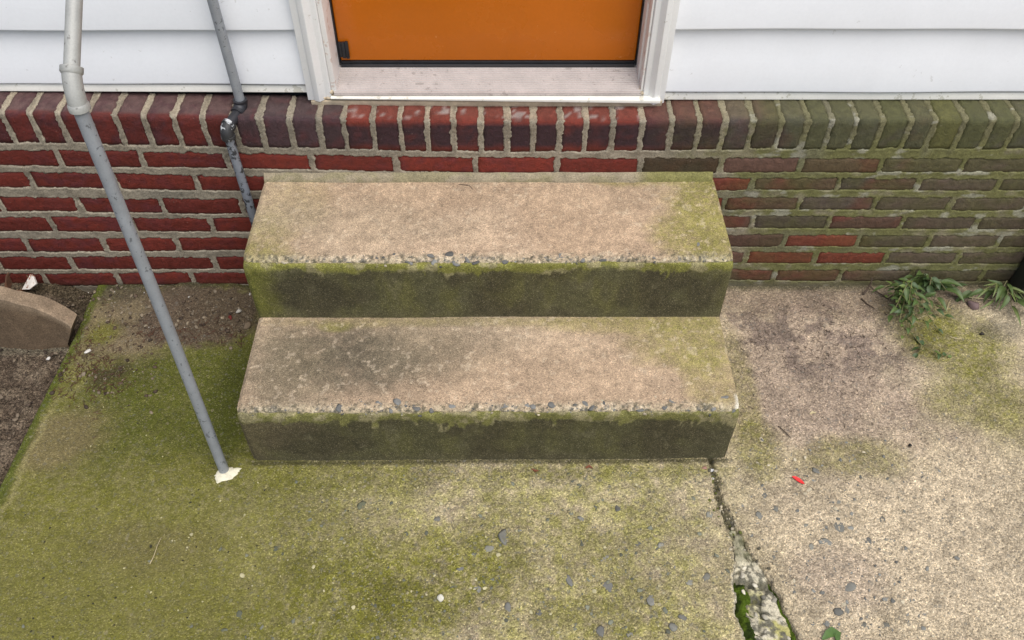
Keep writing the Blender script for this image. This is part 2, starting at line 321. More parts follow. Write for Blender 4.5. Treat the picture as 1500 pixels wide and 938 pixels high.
CR = np.array([(-3.6, .66, .005), (-1.77, .64, .006), (-1.5, .64, .012), (-1.35, .63, .05), (-1.2, .622, .066), (-1.063, .607, .056),
               (-1.0, .599, .050), (-.93, .592, .040), (-.885, .588, .020), (-.84, .580, .010), (-.80, .573, .011), (-.75, .563, .008),
               (-.70, .556, .0045), (-.63, .553, .0045), (-.60, .553, .003), (0.1, .553, .003)])
def crack_c(y): return np.interp(y, CR[:, 0], CR[:, 1]) + 0.020*(fbm(y, y*0+3, 24, 4, 5)-0.5) + 0.005*(vn(y*70, y*0, 9)-0.5)
def crack_w(y): return np.interp(y, CR[:, 0], CR[:, 2])
def slab_fields(X, Y):
    t = fbm(X, Y, 5, 5, 11); t2 = fbm(X, Y, 24, 4, 12); t3 = fbm(X, Y, 110, 3, 13)
    n = X.shape
    c = np.tile(np.array([0.475, 0.39, 0.262]), n+(1,))
    c = mixc(c, (0.53, 0.435, 0.295), sm(0.45, 0.65, t))
    B = lambda *a, **k: blob(X, Y, *a, **k)
    tan_r = B(1200, 560, 180, 130, seed=2)
    c = mixc(c, (0.405, 0.310, 0.238), tan_r*0.85)
    c = mixc(c, (0.20, 0.152, 0.125), B(1170, 500, 190, 70, seed=3)*sm(0.44, 0.6, t2)*0.75)
    c = mixc(c, (0.20, 0.145, 0.11), B(1250, 440, 260, 26, seed=4)*0.65)
    c = mixc(c, (0.57, 0.468, 0.328), B(1380, 800, 260, 150, seed=6)*0.8)
    c = mixc(c, (0.40, 0.31, 0.245), B(1230, 850, 70, 50, seed=7)*0.45)
    ol = np.array((0.128, 0.124, 0.018)); ye = np.array((0.31, 0.29, 0.085))
    # centre: thin yellow green film over tan
    mid = sm(0.72, 0.38, X)*0.85
    c = mixc(c, ye, np.clip(mid*(0.45+1.3*(t2-0.4)+0.9*(t3-0.5)), 0, 0.85))
    for a, w in (((620, 850, 170, 80), .75), ((480, 900, 160, 90), .8), ((760, 790, 160, 60), .35), ((900, 900, 120, 60), .4), ((560, 700, 220, 24), .5), ((900, 690, 200, 14), .5)):
        c = mixc(c, ol*1.25, np.clip(B(*a, seed=int(a[0]) % 37)*w*(0.5+1.4*(t3-0.25)), 0, 1))
    # left: heavy algae
    lf = sm(-0.08, -0.62, X + 0.35*(t-0.5) + 0.12*(t2-0.5) + 0.10*(Y+0.9))
    c = mixc(c, ol*1.12, np.clip(lf*(0.86+0.4*(t3-0.5)), 0, 0.96))
    c = mixc(c, ol*np.array((.62, .72, .6)), np.clip(B(270, 580, 190, 95, seed=21)*(0.85+0.5*(t3-.5)), 0, 1)*0.9)
    c = mixc(c, ol*np.array((.52, .60, .5)), B(345, 580, 40, 90, seed=22)*0.85)  # algae darkened beside the step: the step's shadow painted into the colour
    c = mixc(c, (0.20, 0.155, 0.075), B(95, 645, 75, 55, seed=23)*0.75)
    c = mixc(c, (0.185, 0.172, 0.042), B(150, 860, 260, 110, seed=24)*0.55)
    c = mixc(c, (0.155, 0.118, 0.064), B(220, 800, 100, 40, seed=27)*0.3)
    # strip behind the front slab on the left: dirt
    c = mixc(c, (0.20, 0.15, 0.095), B(190, 475, 110, 50, seed=25)*0.85)
    c = mixc(c, (0.105, 0.074, 0.050), np.clip(B(290, 462, 110, 40, seed=26, soft=.3)*1.2, 0, 1)*0.93)
    c = mixc(c, (0.055, 0.040, 0.022), B(150, 545, 70, 26, seed=28)*0.7*sm(.35, .6, t2))
    c = mixc(c, (0.09, 0.072, 0.044), B(150, 430, 110, 22, seed=29)*0.9)
    c = mixc(c, ol*1.2, B(150, 490, 26, 20, seed=30)*0.8)
    # right: algae patches
    for a, w in (((1400, 510, 85, 60), .95), ((1440, 590, 90, 45), .7), ((1240, 668, 90, 30), .62), ((1105, 650, 34, 48), .75), ((1085, 560, 22, 80), .55), ((1490, 610, 60, 60), .5), ((1350, 470, 60, 40), .6)):
        c = mixc(c, ol*1.45, np.clip(B(*a, seed=int(a[0]) % 41)*w*(0.75+0.9*(t3-0.5)), 0, 1))
    c = mixc(c, (0.16, 0.14, 0.10), B(1462, 485, 45, 16, seed=31)*0.5)
    c = mixc(c, (0.42, 0.36, 0.25), B(1490, 470, 40, 26, seed=32)*0.5)
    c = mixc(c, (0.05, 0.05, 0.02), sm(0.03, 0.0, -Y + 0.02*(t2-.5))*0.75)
    # film of moss down the front left slab edge
    c = mixc(c, (0.092, 0.108, 0.014), sm(-1.138, -1.156, X + 0.022*(t2-.5))*0.95)
    c = mixc(c, (0.34, 0.30, 0.13), sm(0.012, 0.0, abs(X+1.135+0.03*(t2-.5)))*sm(-.35, -.5, Y)*0.45)
    # shadow band and grime painted right against the front of the step
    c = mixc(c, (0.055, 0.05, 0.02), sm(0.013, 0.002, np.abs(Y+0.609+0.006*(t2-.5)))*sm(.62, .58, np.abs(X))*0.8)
    mott = fbm(X, Y, 17, 5, 47, .65); rt_ = .3+.7*sm(-.75, -.2, X); c = c*(1.02+rt_*(-.32+0.38*t3+0.30*sm(.3, .7, mott)-.02))[..., None]
    z = 0.010*(fbm(X, Y, 2.2, 3, 41)-0.5) + 0.0035*(t2-0.5) + 0.0028*(fbm(X, Y, 95, 3, 42, .7)-0.5)
    z = z + (0.0018+.0018*sm(-.6, -.1, X))*(rng.random(n)-0.5)
    led = B(290, 455, 100, 42, seed=26, soft=.22, rag=.5)
    z = z + 0.016*led + 0.006*led*(t3-.5)
    z = z + 0.012*B(150, 435, 120, 30, seed=29)
    z = z*sm(0, .01, np.abs(Y+.6)+0.004)
    # crack
    d = np.abs(X-crack_c(Y)) - crack_w(Y) - 0.016*(fbm(X, Y, 60, 4, 44, .65)-0.5)
    cut = sm(0.006, -0.003, d)
    c = mixc(c, (0.62, 0.57, 0.46), sm(0.012, 0.003, d)*sm(-.84, -.90, Y)*0.75*(X < crack_c(Y)))
    c = mixc(c, (0.080, 0.074, 0.038), cut*0.9); c = mixc(c, (0.13, 0.135, 0.035), cut*sm(.5, .62, t2)*sm(-.88, -.8, Y)*.8)
    z = z - (0.010+0.014*sm(-.80, -.88, Y))*cut + 0.006*cut*(t3-.5)
    # rounded left slab edge
    z = z - .007*sm(.022, .0, d)*sm(.45, .62, fbm(X, Y, 38, 3, 45))
    z = z - 0.02*sm(-1.166, -1.182, X)
    return c, z
xs = np.unique(np.concatenate([np.arange(-1.18, 1.70, 0.0034), np.linspace(1.70, 4.0, 24)]))
ys = np.unique(np.concatenate([np.arange(-1.13, 0.014, 0.0034), np.linspace(-3.6, -1.13, 60)]))
Xg, Yg = np.meshgrid(xs, ys, indexing='ij')
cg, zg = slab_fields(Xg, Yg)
fc = grid_faces(len(xs), len(ys))
fx = Xg.ravel()[fc].mean(1); fy = Yg.ravel()[fc].mean(1); left = fx < crack_c(fy)
Vg = np.stack([Xg, Yg, zg], -1).reshape(-1, 3); Cg = cg.reshape(-1, 3)
Ag = (0.50 + 0.34*sm(-.75, -.05, Xg + .3*(fbm(Xg, Yg, 4, 3, 48)-.5)) - 0.12*sm(-.55, -.25, Yg)*(Xg > .5)).ravel()
Vg[:, 0] -= .045*np.clip(-Vg[:, 1]-.136, -.14, 3)*sm(-.6, -1.15, Vg[:, 0])
def sub(fsel):
    u, inv = np.unique(fsel, return_inverse=True); return Vg[u], inv.reshape(fsel.shape), Cg[u], Ag[u]
slab_objs = []
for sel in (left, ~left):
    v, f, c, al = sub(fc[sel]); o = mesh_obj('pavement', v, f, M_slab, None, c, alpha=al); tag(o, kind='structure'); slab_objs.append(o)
# left slab edge face and slab sides
e = mesh_obj('slab_edge', [(-1.18-.045*3.46, -3.6, -.02), (-1.174, .014, -.02), (-1.174, .014, -.095), (-1.18-.045*3.46, -3.6, -.095)], [(0, 1, 2, 3)], M_slab, slab_objs[0], np.tile((.07, .075, .02), (4, 1)), False)

def zslab(x, y):
    i = min(max(int(np.searchsorted(xs, x)), 0), len(xs)-1); j = min(max(int(np.searchsorted(ys, y)), 0), len(ys)-1); return float(zg[i, j])

# flower bed soil on the left
sx_ = np.arange(-1.95, -1.172, 0.006); sy_ = np.arange(-1.6, 0.02, 0.006)
Xs, Ys = np.meshgrid(sx_, sy_, indexing='ij')
tt = fbm(Xs, Ys, 30, 4, 51); cs = np.tile(np.array([0.100, 0.074, 0.052]), Xs.shape+(1,))
cs = mixc(cs, (0.15, 0.115, 0.080), sm(.45, .7, tt)); cs = mixc(cs, (0.070, 0.054, 0.034), sm(.5, .7, fbm(Xs, Ys, 8, 3, 52)))
cs = mixc(cs, (0.16, 0.14, 0.10), sm(-.245, -.215, Ys+0.02*(tt-.5))*sm(-.19, -.21, Ys)*0.8)
zs = -0.030 + 0.022*(tt-.5) + 0.010*(fbm(Xs, Ys, 110, 3, 53)-.5) + 0.05*sm(-.14, 0.0, Ys)*sm(-1.15, -1.3, Xs)
o = mesh_obj('soil_bed', np.stack([Xs, Ys, zs], -1).reshape(-1, 3), grid_faces(len(sx_), len(sy_)), M_soil, None, cs.reshape(-1, 3)); tag(o, kind='structure')

# exposed stones in the paving: the large ones one by one, the small ones as one mass
def flatstone(x, y, a, b, rz, seed, z=None, t=0.0016):
    return ((x, y, (zslab(x, y) if z is None else z) - 0.4*t), (a, b, t), rz, None, seed)
big = [(739, 787, 9, 11), (716, 804, 7, 6), (887, 816, 9, 6), (889, 858, 7, 9), (700, 864, 6, 5), (762, 776, 7, 5), (806, 752, 10, 4), (820, 812, 5, 9), (833, 850, 4, 9),
       (954, 878, 6, 9), (932, 796, 6, 4), (678, 832, 8, 6), (530, 740, 6, 6), (1207, 797, 11, 7), (1190, 804, 6, 6), (1230, 736, 7, 5), (1218, 738, 4, 7), (1273, 794, 5, 5),
       (1243, 860, 8, 6), (1213, 884, 6, 5), (1228, 897, 7, 6), (1240, 893, 4, 7), (1135, 818, 6, 6), (1181, 773, 6, 5), (1116, 726, 7, 6), (1135, 746, 5, 5), (1112, 756, 6, 5),
       (1292, 761, 4, 6), (1351, 902, 6, 5), (1296, 919, 7, 5), (1265, 918, 6, 6), (1303, 792, 6, 4), (1228, 770, 7, 9), (1040, 756, 5, 8), (1034, 846, 6, 6), (1010, 852, 6, 5),
       (350, 902, 7, 6), (331, 924, 7, 5), (404, 803, 5, 4), (413, 810, 3, 6), (968, 800, 5, 5), (990, 830, 5, 6), (744, 890, 4, 6), (640, 760, 5, 4), (1000, 905, 6, 5), (1195, 690, 6, 4),
       (1160, 665, 4, 4), (1326, 750, 4, 4), (1185, 848, 5, 4), (790, 898, 5, 4), (850, 760, 5, 4), (905, 745, 6, 5), (870, 770, 5, 3), (925, 930, 7, 6), (880, 925, 6, 7), (985, 920, 6, 6)]
for i, (px, py, a, b) in enumerate(big):
    p = G(px, py); sc = np.dot(p-CAM, _fw)/F_PX
    colr = np.array((0.165, 0.162, 0.140))*rng.uniform(0.65, 1.3) + rng.uniform(-.012, .02)*np.array((1, .9, .3))
    if px < 620: colr = colr*np.array((.62, .66, .5))
    k = int(crack_c(np.array([p[1]]))[0] < p[0])
    it = flatstone(p[0], p[1], a*sc*1.3, b*sc*1.4, rng.uniform(-.5, .5), 100+i)
    rocks('embedded_stone', [(it[0], it[1], it[2], colr, it[4])], M_stone, slab_objs[k])
for k in (0, 1):
    items = []
    for i in range(430 if k == 0 else 330):
        if k == 0: px, py = rng.normal(760, 230), rng.uniform(685, 960)
        else: px, py = rng.normal(1210, 110), rng.uniform(640, 960)
        p = G(px, py)
        if p[0] < -1.1 or abs(p[0]-crack_c(np.array([p[1]]))[0]) < crack_w(p[1])+.012 or int(crack_c(np.array([p[1]]))[0] < p[0]) != k: continue
        if abs(p[0]) < .6 and p[1] > -.63: continue
        r_ = 0.0022 + 0.0045*rng.random()**2.2
        pale = rng.random()
        colr = np.array((0.165, 0.165, 0.148))*rng.uniform(.6, 1.4) if pale < .7 else np.array((.48, .42, .30))*rng.uniform(.8, 1.2)
        if k == 0: colr = colr*np.array((.85, .88, .72))
        items.append(((p[0], p[1], zslab(p[0], p[1])), (r_*rng.uniform(.8, 1.5), r_, 0.0011), rng.uniform(0, 3), colr, 900+i+k*1000))
    o = rocks('exposed_gravel', items, M_stone, slab_objs[k]); tag(o, kind='stuff')

items = []
for i in range(260):
    px, py = rng.uniform(-20, 560), rng.uniform(560, 960); p = G(px, py)
    if p[0] < -1.13 or (p[0] > -.61 and p[1] > -.62): continue
    r_ = .0009+.0022*rng.random()**2.5; colr = np.array((.035, .032, .016)) if rng.random() < .65 else np.array((.42, .38, .20))
    items.append(((p[0], p[1], zslab(p[0], p[1])+r_*.3), (r_*1.3, r_, r_*.6), rng.uniform(0, 3), colr, 30000+i))
tag(rocks('loose_grit', items, M_stone, slab_objs[0]), kind='stuff')

# broken filler in the wide end of the crack
py_ = np.arange(-1.32, -0.80, 0.003); pu = np.linspace(-1, 1, 48)
U, Yp = np.meshgrid(pu, py_, indexing='ij')
ycl = np.clip((-0.80-Yp)/0.1, 0, 1)
Xp = crack_c(Yp) + U*(crack_w(Yp)+0.004)
blk = np.floor(fbm(Xp, Yp, 30, 3, 61)*9)/9
zp = -0.014 + 0.011*sm(.30, .62, blk + 0.18*(1-np.abs(U))) + 0.006*(fbm(Xp, Yp, 140, 3, 62)-.5) - 0.016*sm(.5, .95, -U)*sm(-.9, -.96, Yp) - 0.016*sm(.78, 1, U)*sm(-.9, -.96, Yp)
q = fbm(Xp, Yp, 22, 4, 63)
cp_ = np.tile(np.array([0.55, 0.50, 0.37]), Xp.shape+(1,)); cp_ = mixc(cp_, (0.40, 0.37, 0.14), sm(.36, .54, q)*sm(-.92, -.98, Yp)); cp_ = mixc(cp_, (0.16, 0.15, 0.11), sm(.52, .62, fbm(Xp, Yp, 80, 3, 64)))
cp_ = mixc(cp_, (0.05, 0.05, 0.03), sm(-.006, -.013, zp)*.8); cp_ = mixc(cp_, (0.11, 0.105, 0.08), sm(.60, .64, fbm(Xp, Yp, 130, 2, 65))*.8)
cp_ = mixc(cp_, (0.13, 0.13, 0.06), sm(-.90, -.86, Yp)*.6)
o = mesh_obj('crack_filler', np.stack([Xp, Yp, zp], -1).reshape(-1, 3), grid_faces(*U.shape)[:, ::-1], M_curb, None, cp_.reshape(-1, 3))
tag(o, 'pale crumbling concrete filler in the wide crack at lower right', 'concrete patch')
items = []
for i in range(22):
    y = rng.uniform(-1.12, -.83); u_ = rng.uniform(-.8, .9); x = float(crack_c(np.array([y]))[0] + u_*crack_w(y)); r_ = rng.uniform(.0025, .0085)
    items.append(((x, y, -.007 + .003*rng.random()), (r_*1.2, r_, r_*.7), rng.uniform(0, 3), np.array((.50, .46, .36))*rng.uniform(.3, 1.3), 4000+i))
for i in range(150):
    y = rng.uniform(-.93, -.635); w_ = float(crack_w(y)); x = float(crack_c(np.array([y]))[0] + rng.normal(0, w_*.8+.005)); r_ = .0012+.0042*rng.random()**2.2
    if abs(x) < .592 and y > -.612: continue
    q_ = rng.random(); colr = np.array((.48, .42, .30))*rng.uniform(.5, 1.2) if q_ < .5 else (np.array((.10, .11, .02)) if q_ < .75 else np.array((.09, .08, .055))*rng.uniform(.5, 1.3))
    items.append(((x, y, zslab(x, y)+r_*.3), (r_*1.3, r_, r_*.75), rng.uniform(0, 3), colr, 4500+i))
tag(rocks('rubble', items, M_stone, o), kind='stuff')
def moss_patch(ufun, y0, y1, label):
    yy = np.arange(y0, y1, 0.0018); uu = np.linspace(0, 1, 22); U2, Y2 = np.meshgrid(uu, yy, indexing='ij')
    lo, hi = ufun(Y2); X2 = lo + (hi-lo)*U2
    hump = np.sin(np.pi*U2)**.5*sm(y0, y0+.02, Y2)*sm(y1, y1-.03, Y2)
    z2 = -0.020 + 0.015*hump + 0.008*(fbm(X2, Y2, 50, 2, 73)-.5) + 0.010*(fbm(X2, Y2, 240, 3, 71, .8)-.5)
    cm = np.tile(np.array([0.075, 0.115, 0.012]), X2.shape+(1,)); cm = mixc(cm, (0.03, 0.045, 0.008), sm(.5, .66, fbm(X2, Y2, 60, 3, 72)))
    o = mesh_obj('moss', np.stack([X2, Y2, z2], -1).reshape(-1, 3), grid_faces(*U2.shape)[:, ::-1], M_moss, None, cm.reshape(-1, 3)); tag(o, label, 'moss', kind='stuff')
moss_patch(lambda y: (crack_c(y)-crack_w(y)-.003, crack_c(y)-crack_w(y)*(.28)), -1.25, -.915, 'bright green moss along the left side of the wide crack')
moss_patch(lambda y: (crack_c(y)+crack_w(y)*.80, crack_c(y)+crack_w(y)+.004), -1.25, -.925, 'thin green moss line along the right side of the wide crack')

# ------------------------------------------------------------------ brick foundation wall
ZT, RC = 0.585, 0.0065
LF = ZT-RC; ARC = RC*math.pi/2; SEND = LF+ARC+0.088
XK = [-1.3, -1.12, -.70, -.03, .32, .65, 1.35, 1.9]
def zt_of(X): return np.interp(X, XK, [.612, .609, .5965, .5842, .584, .588, .5875, .5875])
def s_of_z(X, z):
    k = (LF-.45)/(zt_of(X)-RC-.45); return np.where(z > .45, .45+(z-.45)*k, z)
def prof(X, s, off):
    zt = zt_of(X)-RC
    zf = np.where(s > .45, .45+(s-.45)*(zt-.45)/(LF-.45), s)
    a = np.clip((s-LF)/RC, 0, math.pi/2)
    y = np.where(s < LF, -off, np.where(s < LF+ARC, RC-(RC+off)*np.cos(a), s-LF-ARC+RC))
    z = np.where(s < LF, zf, np.where(s < LF+ARC, zt+(RC+off)*np.sin(a), zt+RC+off+0.03*(s-LF-ARC)))
    return np.stack([X, y, z], -1)
WK = [-1.2, -.77, 0, .7, 1.35]
ROWZ = [[.473, .466, .447, .447, .446], [.403, .391, .383, .386, .383], [.32, .312, .315, .319, .316], [.25, .246, .247, .252, .247],
        [.171, .175, .178, .183, .178], [.101, .100, .107, .117, .112], [.034, .038, .040, .046, .040]]
ROWJ = [[-1.53, -1.315, -1.10, -.889, -.673, -.457, -.242, -.037, .172, .388, .599, .807, 1.016, 1.23, 1.44, 1.65],
        [-1.412, -1.199, -.985, -.771, -.557, -.34, -.13, .08, .29, .494, .694, .923, 1.135, 1.351, 1.56, 1.77],
        [-1.53, -1.315, -1.106, -.883, -.671, -.457, -.24, -.03, .18, .40, .631, .836, 1.043, 1.25, 1.46, 1.67],
        [-1.42, -1.206, -.985, -.769, -.55, -.34, -.13, .08, .29, .505, .723, .936, 1.141, 1.349, 1.56, 1.77],
        [-1.52, -1.305, -1.089, -.883, -.671, -.457, -.24, -.03, .18, .40, .622, .829, 1.04, 1.24, 1.442, 1.66],
        [-1.42, -1.207, -.995, -.797, -.59, -.37, -.15, .06, .28, .51, .733, .935, 1.138, 1.35, 1.56, 1.77],
        [-1.52, -1.31, -1.097, -.878, -.665, -.45, -.24, -.03, .18, .40, .628, .832, 1.028, 1.24, 1.45, 1.66]]
RLJ = [-1.532, -1.462, -1.393, -1.325, -1.255, -1.187, -1.12, -1.054, -.983, -.916, -.847, -.775, -.706, -.632, -.566, -.493, -.42, -.36, -.29, -.221, -.154, -.089, -.021, .044, .108, .175, .24, .307, .380, .452, .523, .585,
       .654, .727, .792, .851, .913, .979, 1.048, 1.11, 1.183, 1.252, 1.315, 1.384, 1.452, 1.522, 1.59, 1.66]
bricks = []      # (x0, x1, rowindex, s0 offset, s1 offset)
def row_span(i, X):
    if i < 0:
        zb = np.interp(X, XK, [.521, .519, .509, .4905, .4925, .4985, .4985, .499]); return s_of_z(X, zb), np.full(np.shape(X), SEND+.004)
    zc = np.interp(X, WK, ROWZ[i]); hh = np.interp(X, [-.7, -.3, .45, .7], [.0262, .0262, .0255, .0232])
    if i == 1: hh = hh - .003*sm(.5, .8, X)
    return s_of_z(X, zc-hh), s_of_z(X, zc+hh)
for i, js in [(-1, RLJ)] + list(enumerate(ROWJ)):
    for a, b in zip(js[:-1], js[1:]):
        jw = rng.uniform(.0050, .0078) if i >= 0 else rng.uniform(.0050, .0085)
        jw2 = rng.uniform(.0050, .0075)
        bricks.append((a+jw, b-jw2, i, rng.uniform(-.0015, .0015), rng.uniform(-.0015, .0015)))
wall = thing('brick_wall', 'low red brick foundation wall with a rowlock course on top, mossy on the right', 'brick wall', (0, 0, 0))
def green_mask(X, Z):     # where algae has grown over the wall: right of the door, heavier to the right
    t = fbm(X, Z, 6, 4, 81); t2 = fbm(X, Z*1.5, 30, 4, 82)
    g = sm(.40, .92, X + .34*(t-.5) + .10*(t2-.5))*(.80+.38*sm(.30, .54, Z))
    return np.clip(g*(0.86+1.5*(t2-.45)+.9*(t-.5)), 0, 1), t, t2
def brick_colour(X, Z, Yv, i, ri, bx):
    r = np.random.default_rng(ri+500); n = X.shape
    tone = r.uniform(.82, 1.18); t2 = fbm(X, Z+Yv, 45, 4, 83+ri % 7)
    red = np.array((0.150, 0.0215, 0.0125)); 
    top = sm(.0, .02, Yv)
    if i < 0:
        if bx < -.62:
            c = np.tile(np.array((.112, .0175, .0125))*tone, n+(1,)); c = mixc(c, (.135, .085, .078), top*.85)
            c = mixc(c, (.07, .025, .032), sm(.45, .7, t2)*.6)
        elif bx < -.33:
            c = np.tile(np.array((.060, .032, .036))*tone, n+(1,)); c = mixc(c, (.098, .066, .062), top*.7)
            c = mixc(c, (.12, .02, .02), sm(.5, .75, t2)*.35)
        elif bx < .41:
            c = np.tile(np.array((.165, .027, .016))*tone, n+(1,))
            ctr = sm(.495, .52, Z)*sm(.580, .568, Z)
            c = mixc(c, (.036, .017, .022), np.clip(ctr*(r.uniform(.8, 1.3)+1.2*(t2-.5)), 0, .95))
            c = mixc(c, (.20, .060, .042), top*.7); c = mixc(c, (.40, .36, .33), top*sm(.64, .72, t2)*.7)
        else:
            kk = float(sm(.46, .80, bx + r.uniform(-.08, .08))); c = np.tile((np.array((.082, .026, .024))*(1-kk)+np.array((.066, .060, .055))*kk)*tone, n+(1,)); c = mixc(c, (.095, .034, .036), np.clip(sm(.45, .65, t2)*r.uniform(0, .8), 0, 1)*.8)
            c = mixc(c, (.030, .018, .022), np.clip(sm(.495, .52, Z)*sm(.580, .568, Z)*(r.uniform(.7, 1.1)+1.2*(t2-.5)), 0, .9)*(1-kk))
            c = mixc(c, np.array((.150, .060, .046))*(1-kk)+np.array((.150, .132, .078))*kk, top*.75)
    else:
        if bx < .42:
            c = np.tile(red*tone, n+(1,)); c = mixc(c, (.105, .022, .026), sm(.45, .7, t2)*r.uniform(.1, .7))
            if -.35 < bx: c = c*1.12
        else:
            k = r.random()
            base = np.array((.118, .062, .045)) if k < .40 else (np.array((.195, .042, .022)) if k < .86 else np.array((.090, .064, .056)))
            if bx > 1.1: base = np.array((.112, .078, .062))
            c = np.tile(base*tone, n+(1,))
            c = mixc(c, (.165, .030, .024), sm(.5, .64, fbm(X, Z, 9, 3, 200+ri))*.65*sm(1.3, .9, X))
    g, _, _ = green_mask(X, Z)
    gc = np.array((.090, .088, .029)) if i >= 0 else np.array((.090, .092, .032))
    c = mixc(c, gc, np.clip(g*(r.uniform(.5, 1.05) if i < 0 else r.uniform(.0 if bx < 1.1 else .45, .85)), 0, .85))
    if i == 0 and .42 < bx < .6: c = mixc(c, (.040, .036, .016), np.full(n, .8))
    if i < 0 and 1.1 < bx < 1.18: c = mixc(c, (.16, .15, .03), np.full(n, .25))
    # soil splash low on the wall
    c = mixc(c, (.05, .035, .022), sm(.05, .0, Z + .03*(t2-.5))*.5)
    return c
for k, (x0, x1, i, o0, o1) in enumerate(bricks):
    if i >= 0:
        nu, nv = max(4, int((x1-x0)/.011)), 7
        sv = None
    else: nu, nv = 7, 18
    u = np.linspace(0, 1, nu); v = np.linspace(0, 1, nv); U, Vv = np.meshgrid(u, v, indexing='ij')
    X = x0 + (x1-x0)*U; a, b = row_span(i, X); S = (a+o0) + (b+o1-a-o0)*Vv
    ed = np.minimum(np.minimum(U, 1-U)*(x1-x0), np.minimum(S-a-o0, (b+o1-S) if i >= 0 else 1.0))
    proud = rng.uniform(-.0004, .0016)
    off = proud + 0.0034*(fbm(X, S, 60, 4, 300+k % 50, .6)-.5) - 0.0024*sm(.003, .0, ed)
    P = prof(X, S, off)
    # skirt pushed into the wall
    P2 = prof(X, S, off-.03) if i >= 0 else prof(X, S, np.full_like(off, -.010))
    edge = np.concatenate([np.arange(nu)*nv, (nu-1)*nv+np.arange(1, nv), ((np.arange(nu-2, -1, -1))*nv+nv-1), np.arange(nv-2, 0, -1)])
    V1 = P.reshape(-1, 3); V2 = P2.reshape(-1, 3)[edge]; n1 = len(V1); m = len(edge)
    sk = np.stack([edge, n1+np.arange(m), n1+(np.arange(m)+1) % m, np.roll(edge, -1)], 1)
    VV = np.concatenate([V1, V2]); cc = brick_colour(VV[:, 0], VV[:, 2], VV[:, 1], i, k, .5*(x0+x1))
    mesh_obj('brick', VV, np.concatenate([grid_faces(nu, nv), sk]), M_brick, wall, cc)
mx = np.arange(-1.52, 1.75, 0.0031); ms = np.arange(-.05, SEND+.001, 0.0031)
Xm, Sm = np.meshgrid(mx, ms, indexing='ij'); D = np.full(Xm.shape, -.02)
for (x0, x1, i, o0, o1) in bricks:
    i0, i1 = np.searchsorted(mx, [x0-.012, x1+.012]); xx = Xm[i0:i1]; ss = Sm[i0:i1]
    a, b = row_span(i, xx); dx = np.minimum(xx-x0, x1-xx); ds = np.minimum(ss-a-o0, b+o1-ss if i >= 0 else 1.0)
    D[i0:i1] = np.maximum(D[i0:i1], np.minimum(dx, ds))
rag = .0120*(fbm(Xm, Sm, 42, 4, 91, .62)-.44) + .0045*(fbm(Xm, Sm, 170, 2, 92)-.5)
dd = D - rag
off = np.where(dd < 0, .0006+.0016*sm(0, -.004, dd)*0, 0) + .0028*(fbm(Xm, Sm*1.6, 30, 4, 93)-.5) + .0022*(fbm(Xm, Sm, 160, 3, 94)-.5) + .0008 + .0008*np.exp(-((dd+.0015)/.0016)**2) - .0008
off = off*sm(.002, -.001, dd) - .0065*sm(-.0003, .0028, dd)
off = np.where(Sm < .02, off-.001, off)
Pm = prof(Xm, Sm, off)
g, t, t2 = green_mask(Xm, Pm[..., 2])
cm = np.tile(np.array((.265, .228, .172)), Xm.shape+(1,)); cm = mixc(cm, (.36, .30, .215), sm(.002, .02, Pm[..., 1])*.8)
cm = mixc(cm, (.19, .160, .118), sm(.48, .66, t2)*.65); cm = mixc(cm, (.42, .37, .28), np.exp(-((dd+.0012)/.0018)**2)*.6*sm(.4, .6, fbm(Xm, Sm, 25, 3, 96))); cm = mixc(cm, (.136, .136, .046), np.clip(g*1.35, 0, .92)); cm = mixc(cm, (.15, .135, .085), sm(.50, .56, Pm[..., 2])*sm(.5, .75, Xm)*.6); cm = mixc(cm, (.34, .33, .27), sm(.62, .72, fbm(Xm, Sm*2, 20, 4, 95))*sm(.5, .7, Xm)*.6)
cm = mixc(cm, (.12, .10, .07), sm(.03, .0, Pm[..., 2])*.7)
cm = mixc(cm, (.16, .15, .12), sm(.55, .7, t)*.35)
mo = mesh_obj('mortar', Pm.reshape(-1, 3), grid_faces(*Xm.shape), M_mortar, wall, cm.reshape(-1, 3))
# masonry core behind
v, f = box_vf(-1.95, 2.2, .03, .30, -.09, .57); mesh_obj('wall_core', v, f, M_mortar, wall, np.tile((.26, .22, .17), (8, 1)), False)

# ------------------------------------------------------------------ siding
siding = thing('siding_wall', 'white horizontal lap siding on both sides of the orange door', 'siding', (0, .09, .6))
B0 = (0, .09, .6)
CASL, CASR = -.451, .4375
def board(x0, x1, z0, zh, y0):
    """lap board: bottom edge 14 mm proud of its top edge"""
    n = 40; xs_ = np.linspace(x0, x1, n); pr = [(y0, z0), (y0-.0005, z0+.004), (y0+.012, z0+zh*.5), (y0+.0235, z0+zh+.02), (y0+.030, z0+zh+.02), (y0+.025, z0+.006), (y0+.006, z0)]
    V = []
    for q in xs_:
        w_ = .0012*math.sin(q*5.1+z0*20)+.0008*math.sin(q*13+z0*7)
        V += [(q, p[0]+w_, p[1]+.3*w_) for p in pr]
    k = len(pr); Fc = [(i*k+j, (i+1)*k+j, (i+1)*k+(j+1) % k, i*k+(j+1) % k) for i in range(n-1) for j in range(k)] + [tuple(range(k)), tuple((n-1)*k+j for j in range(k-1, -1, -1))]
    o = mesh_obj('siding_board', V, Fc, M_siding, siding, base=B0); fix_normals(o); o.data.set_sharp_from_angle(angle=math.radians(30)); return o
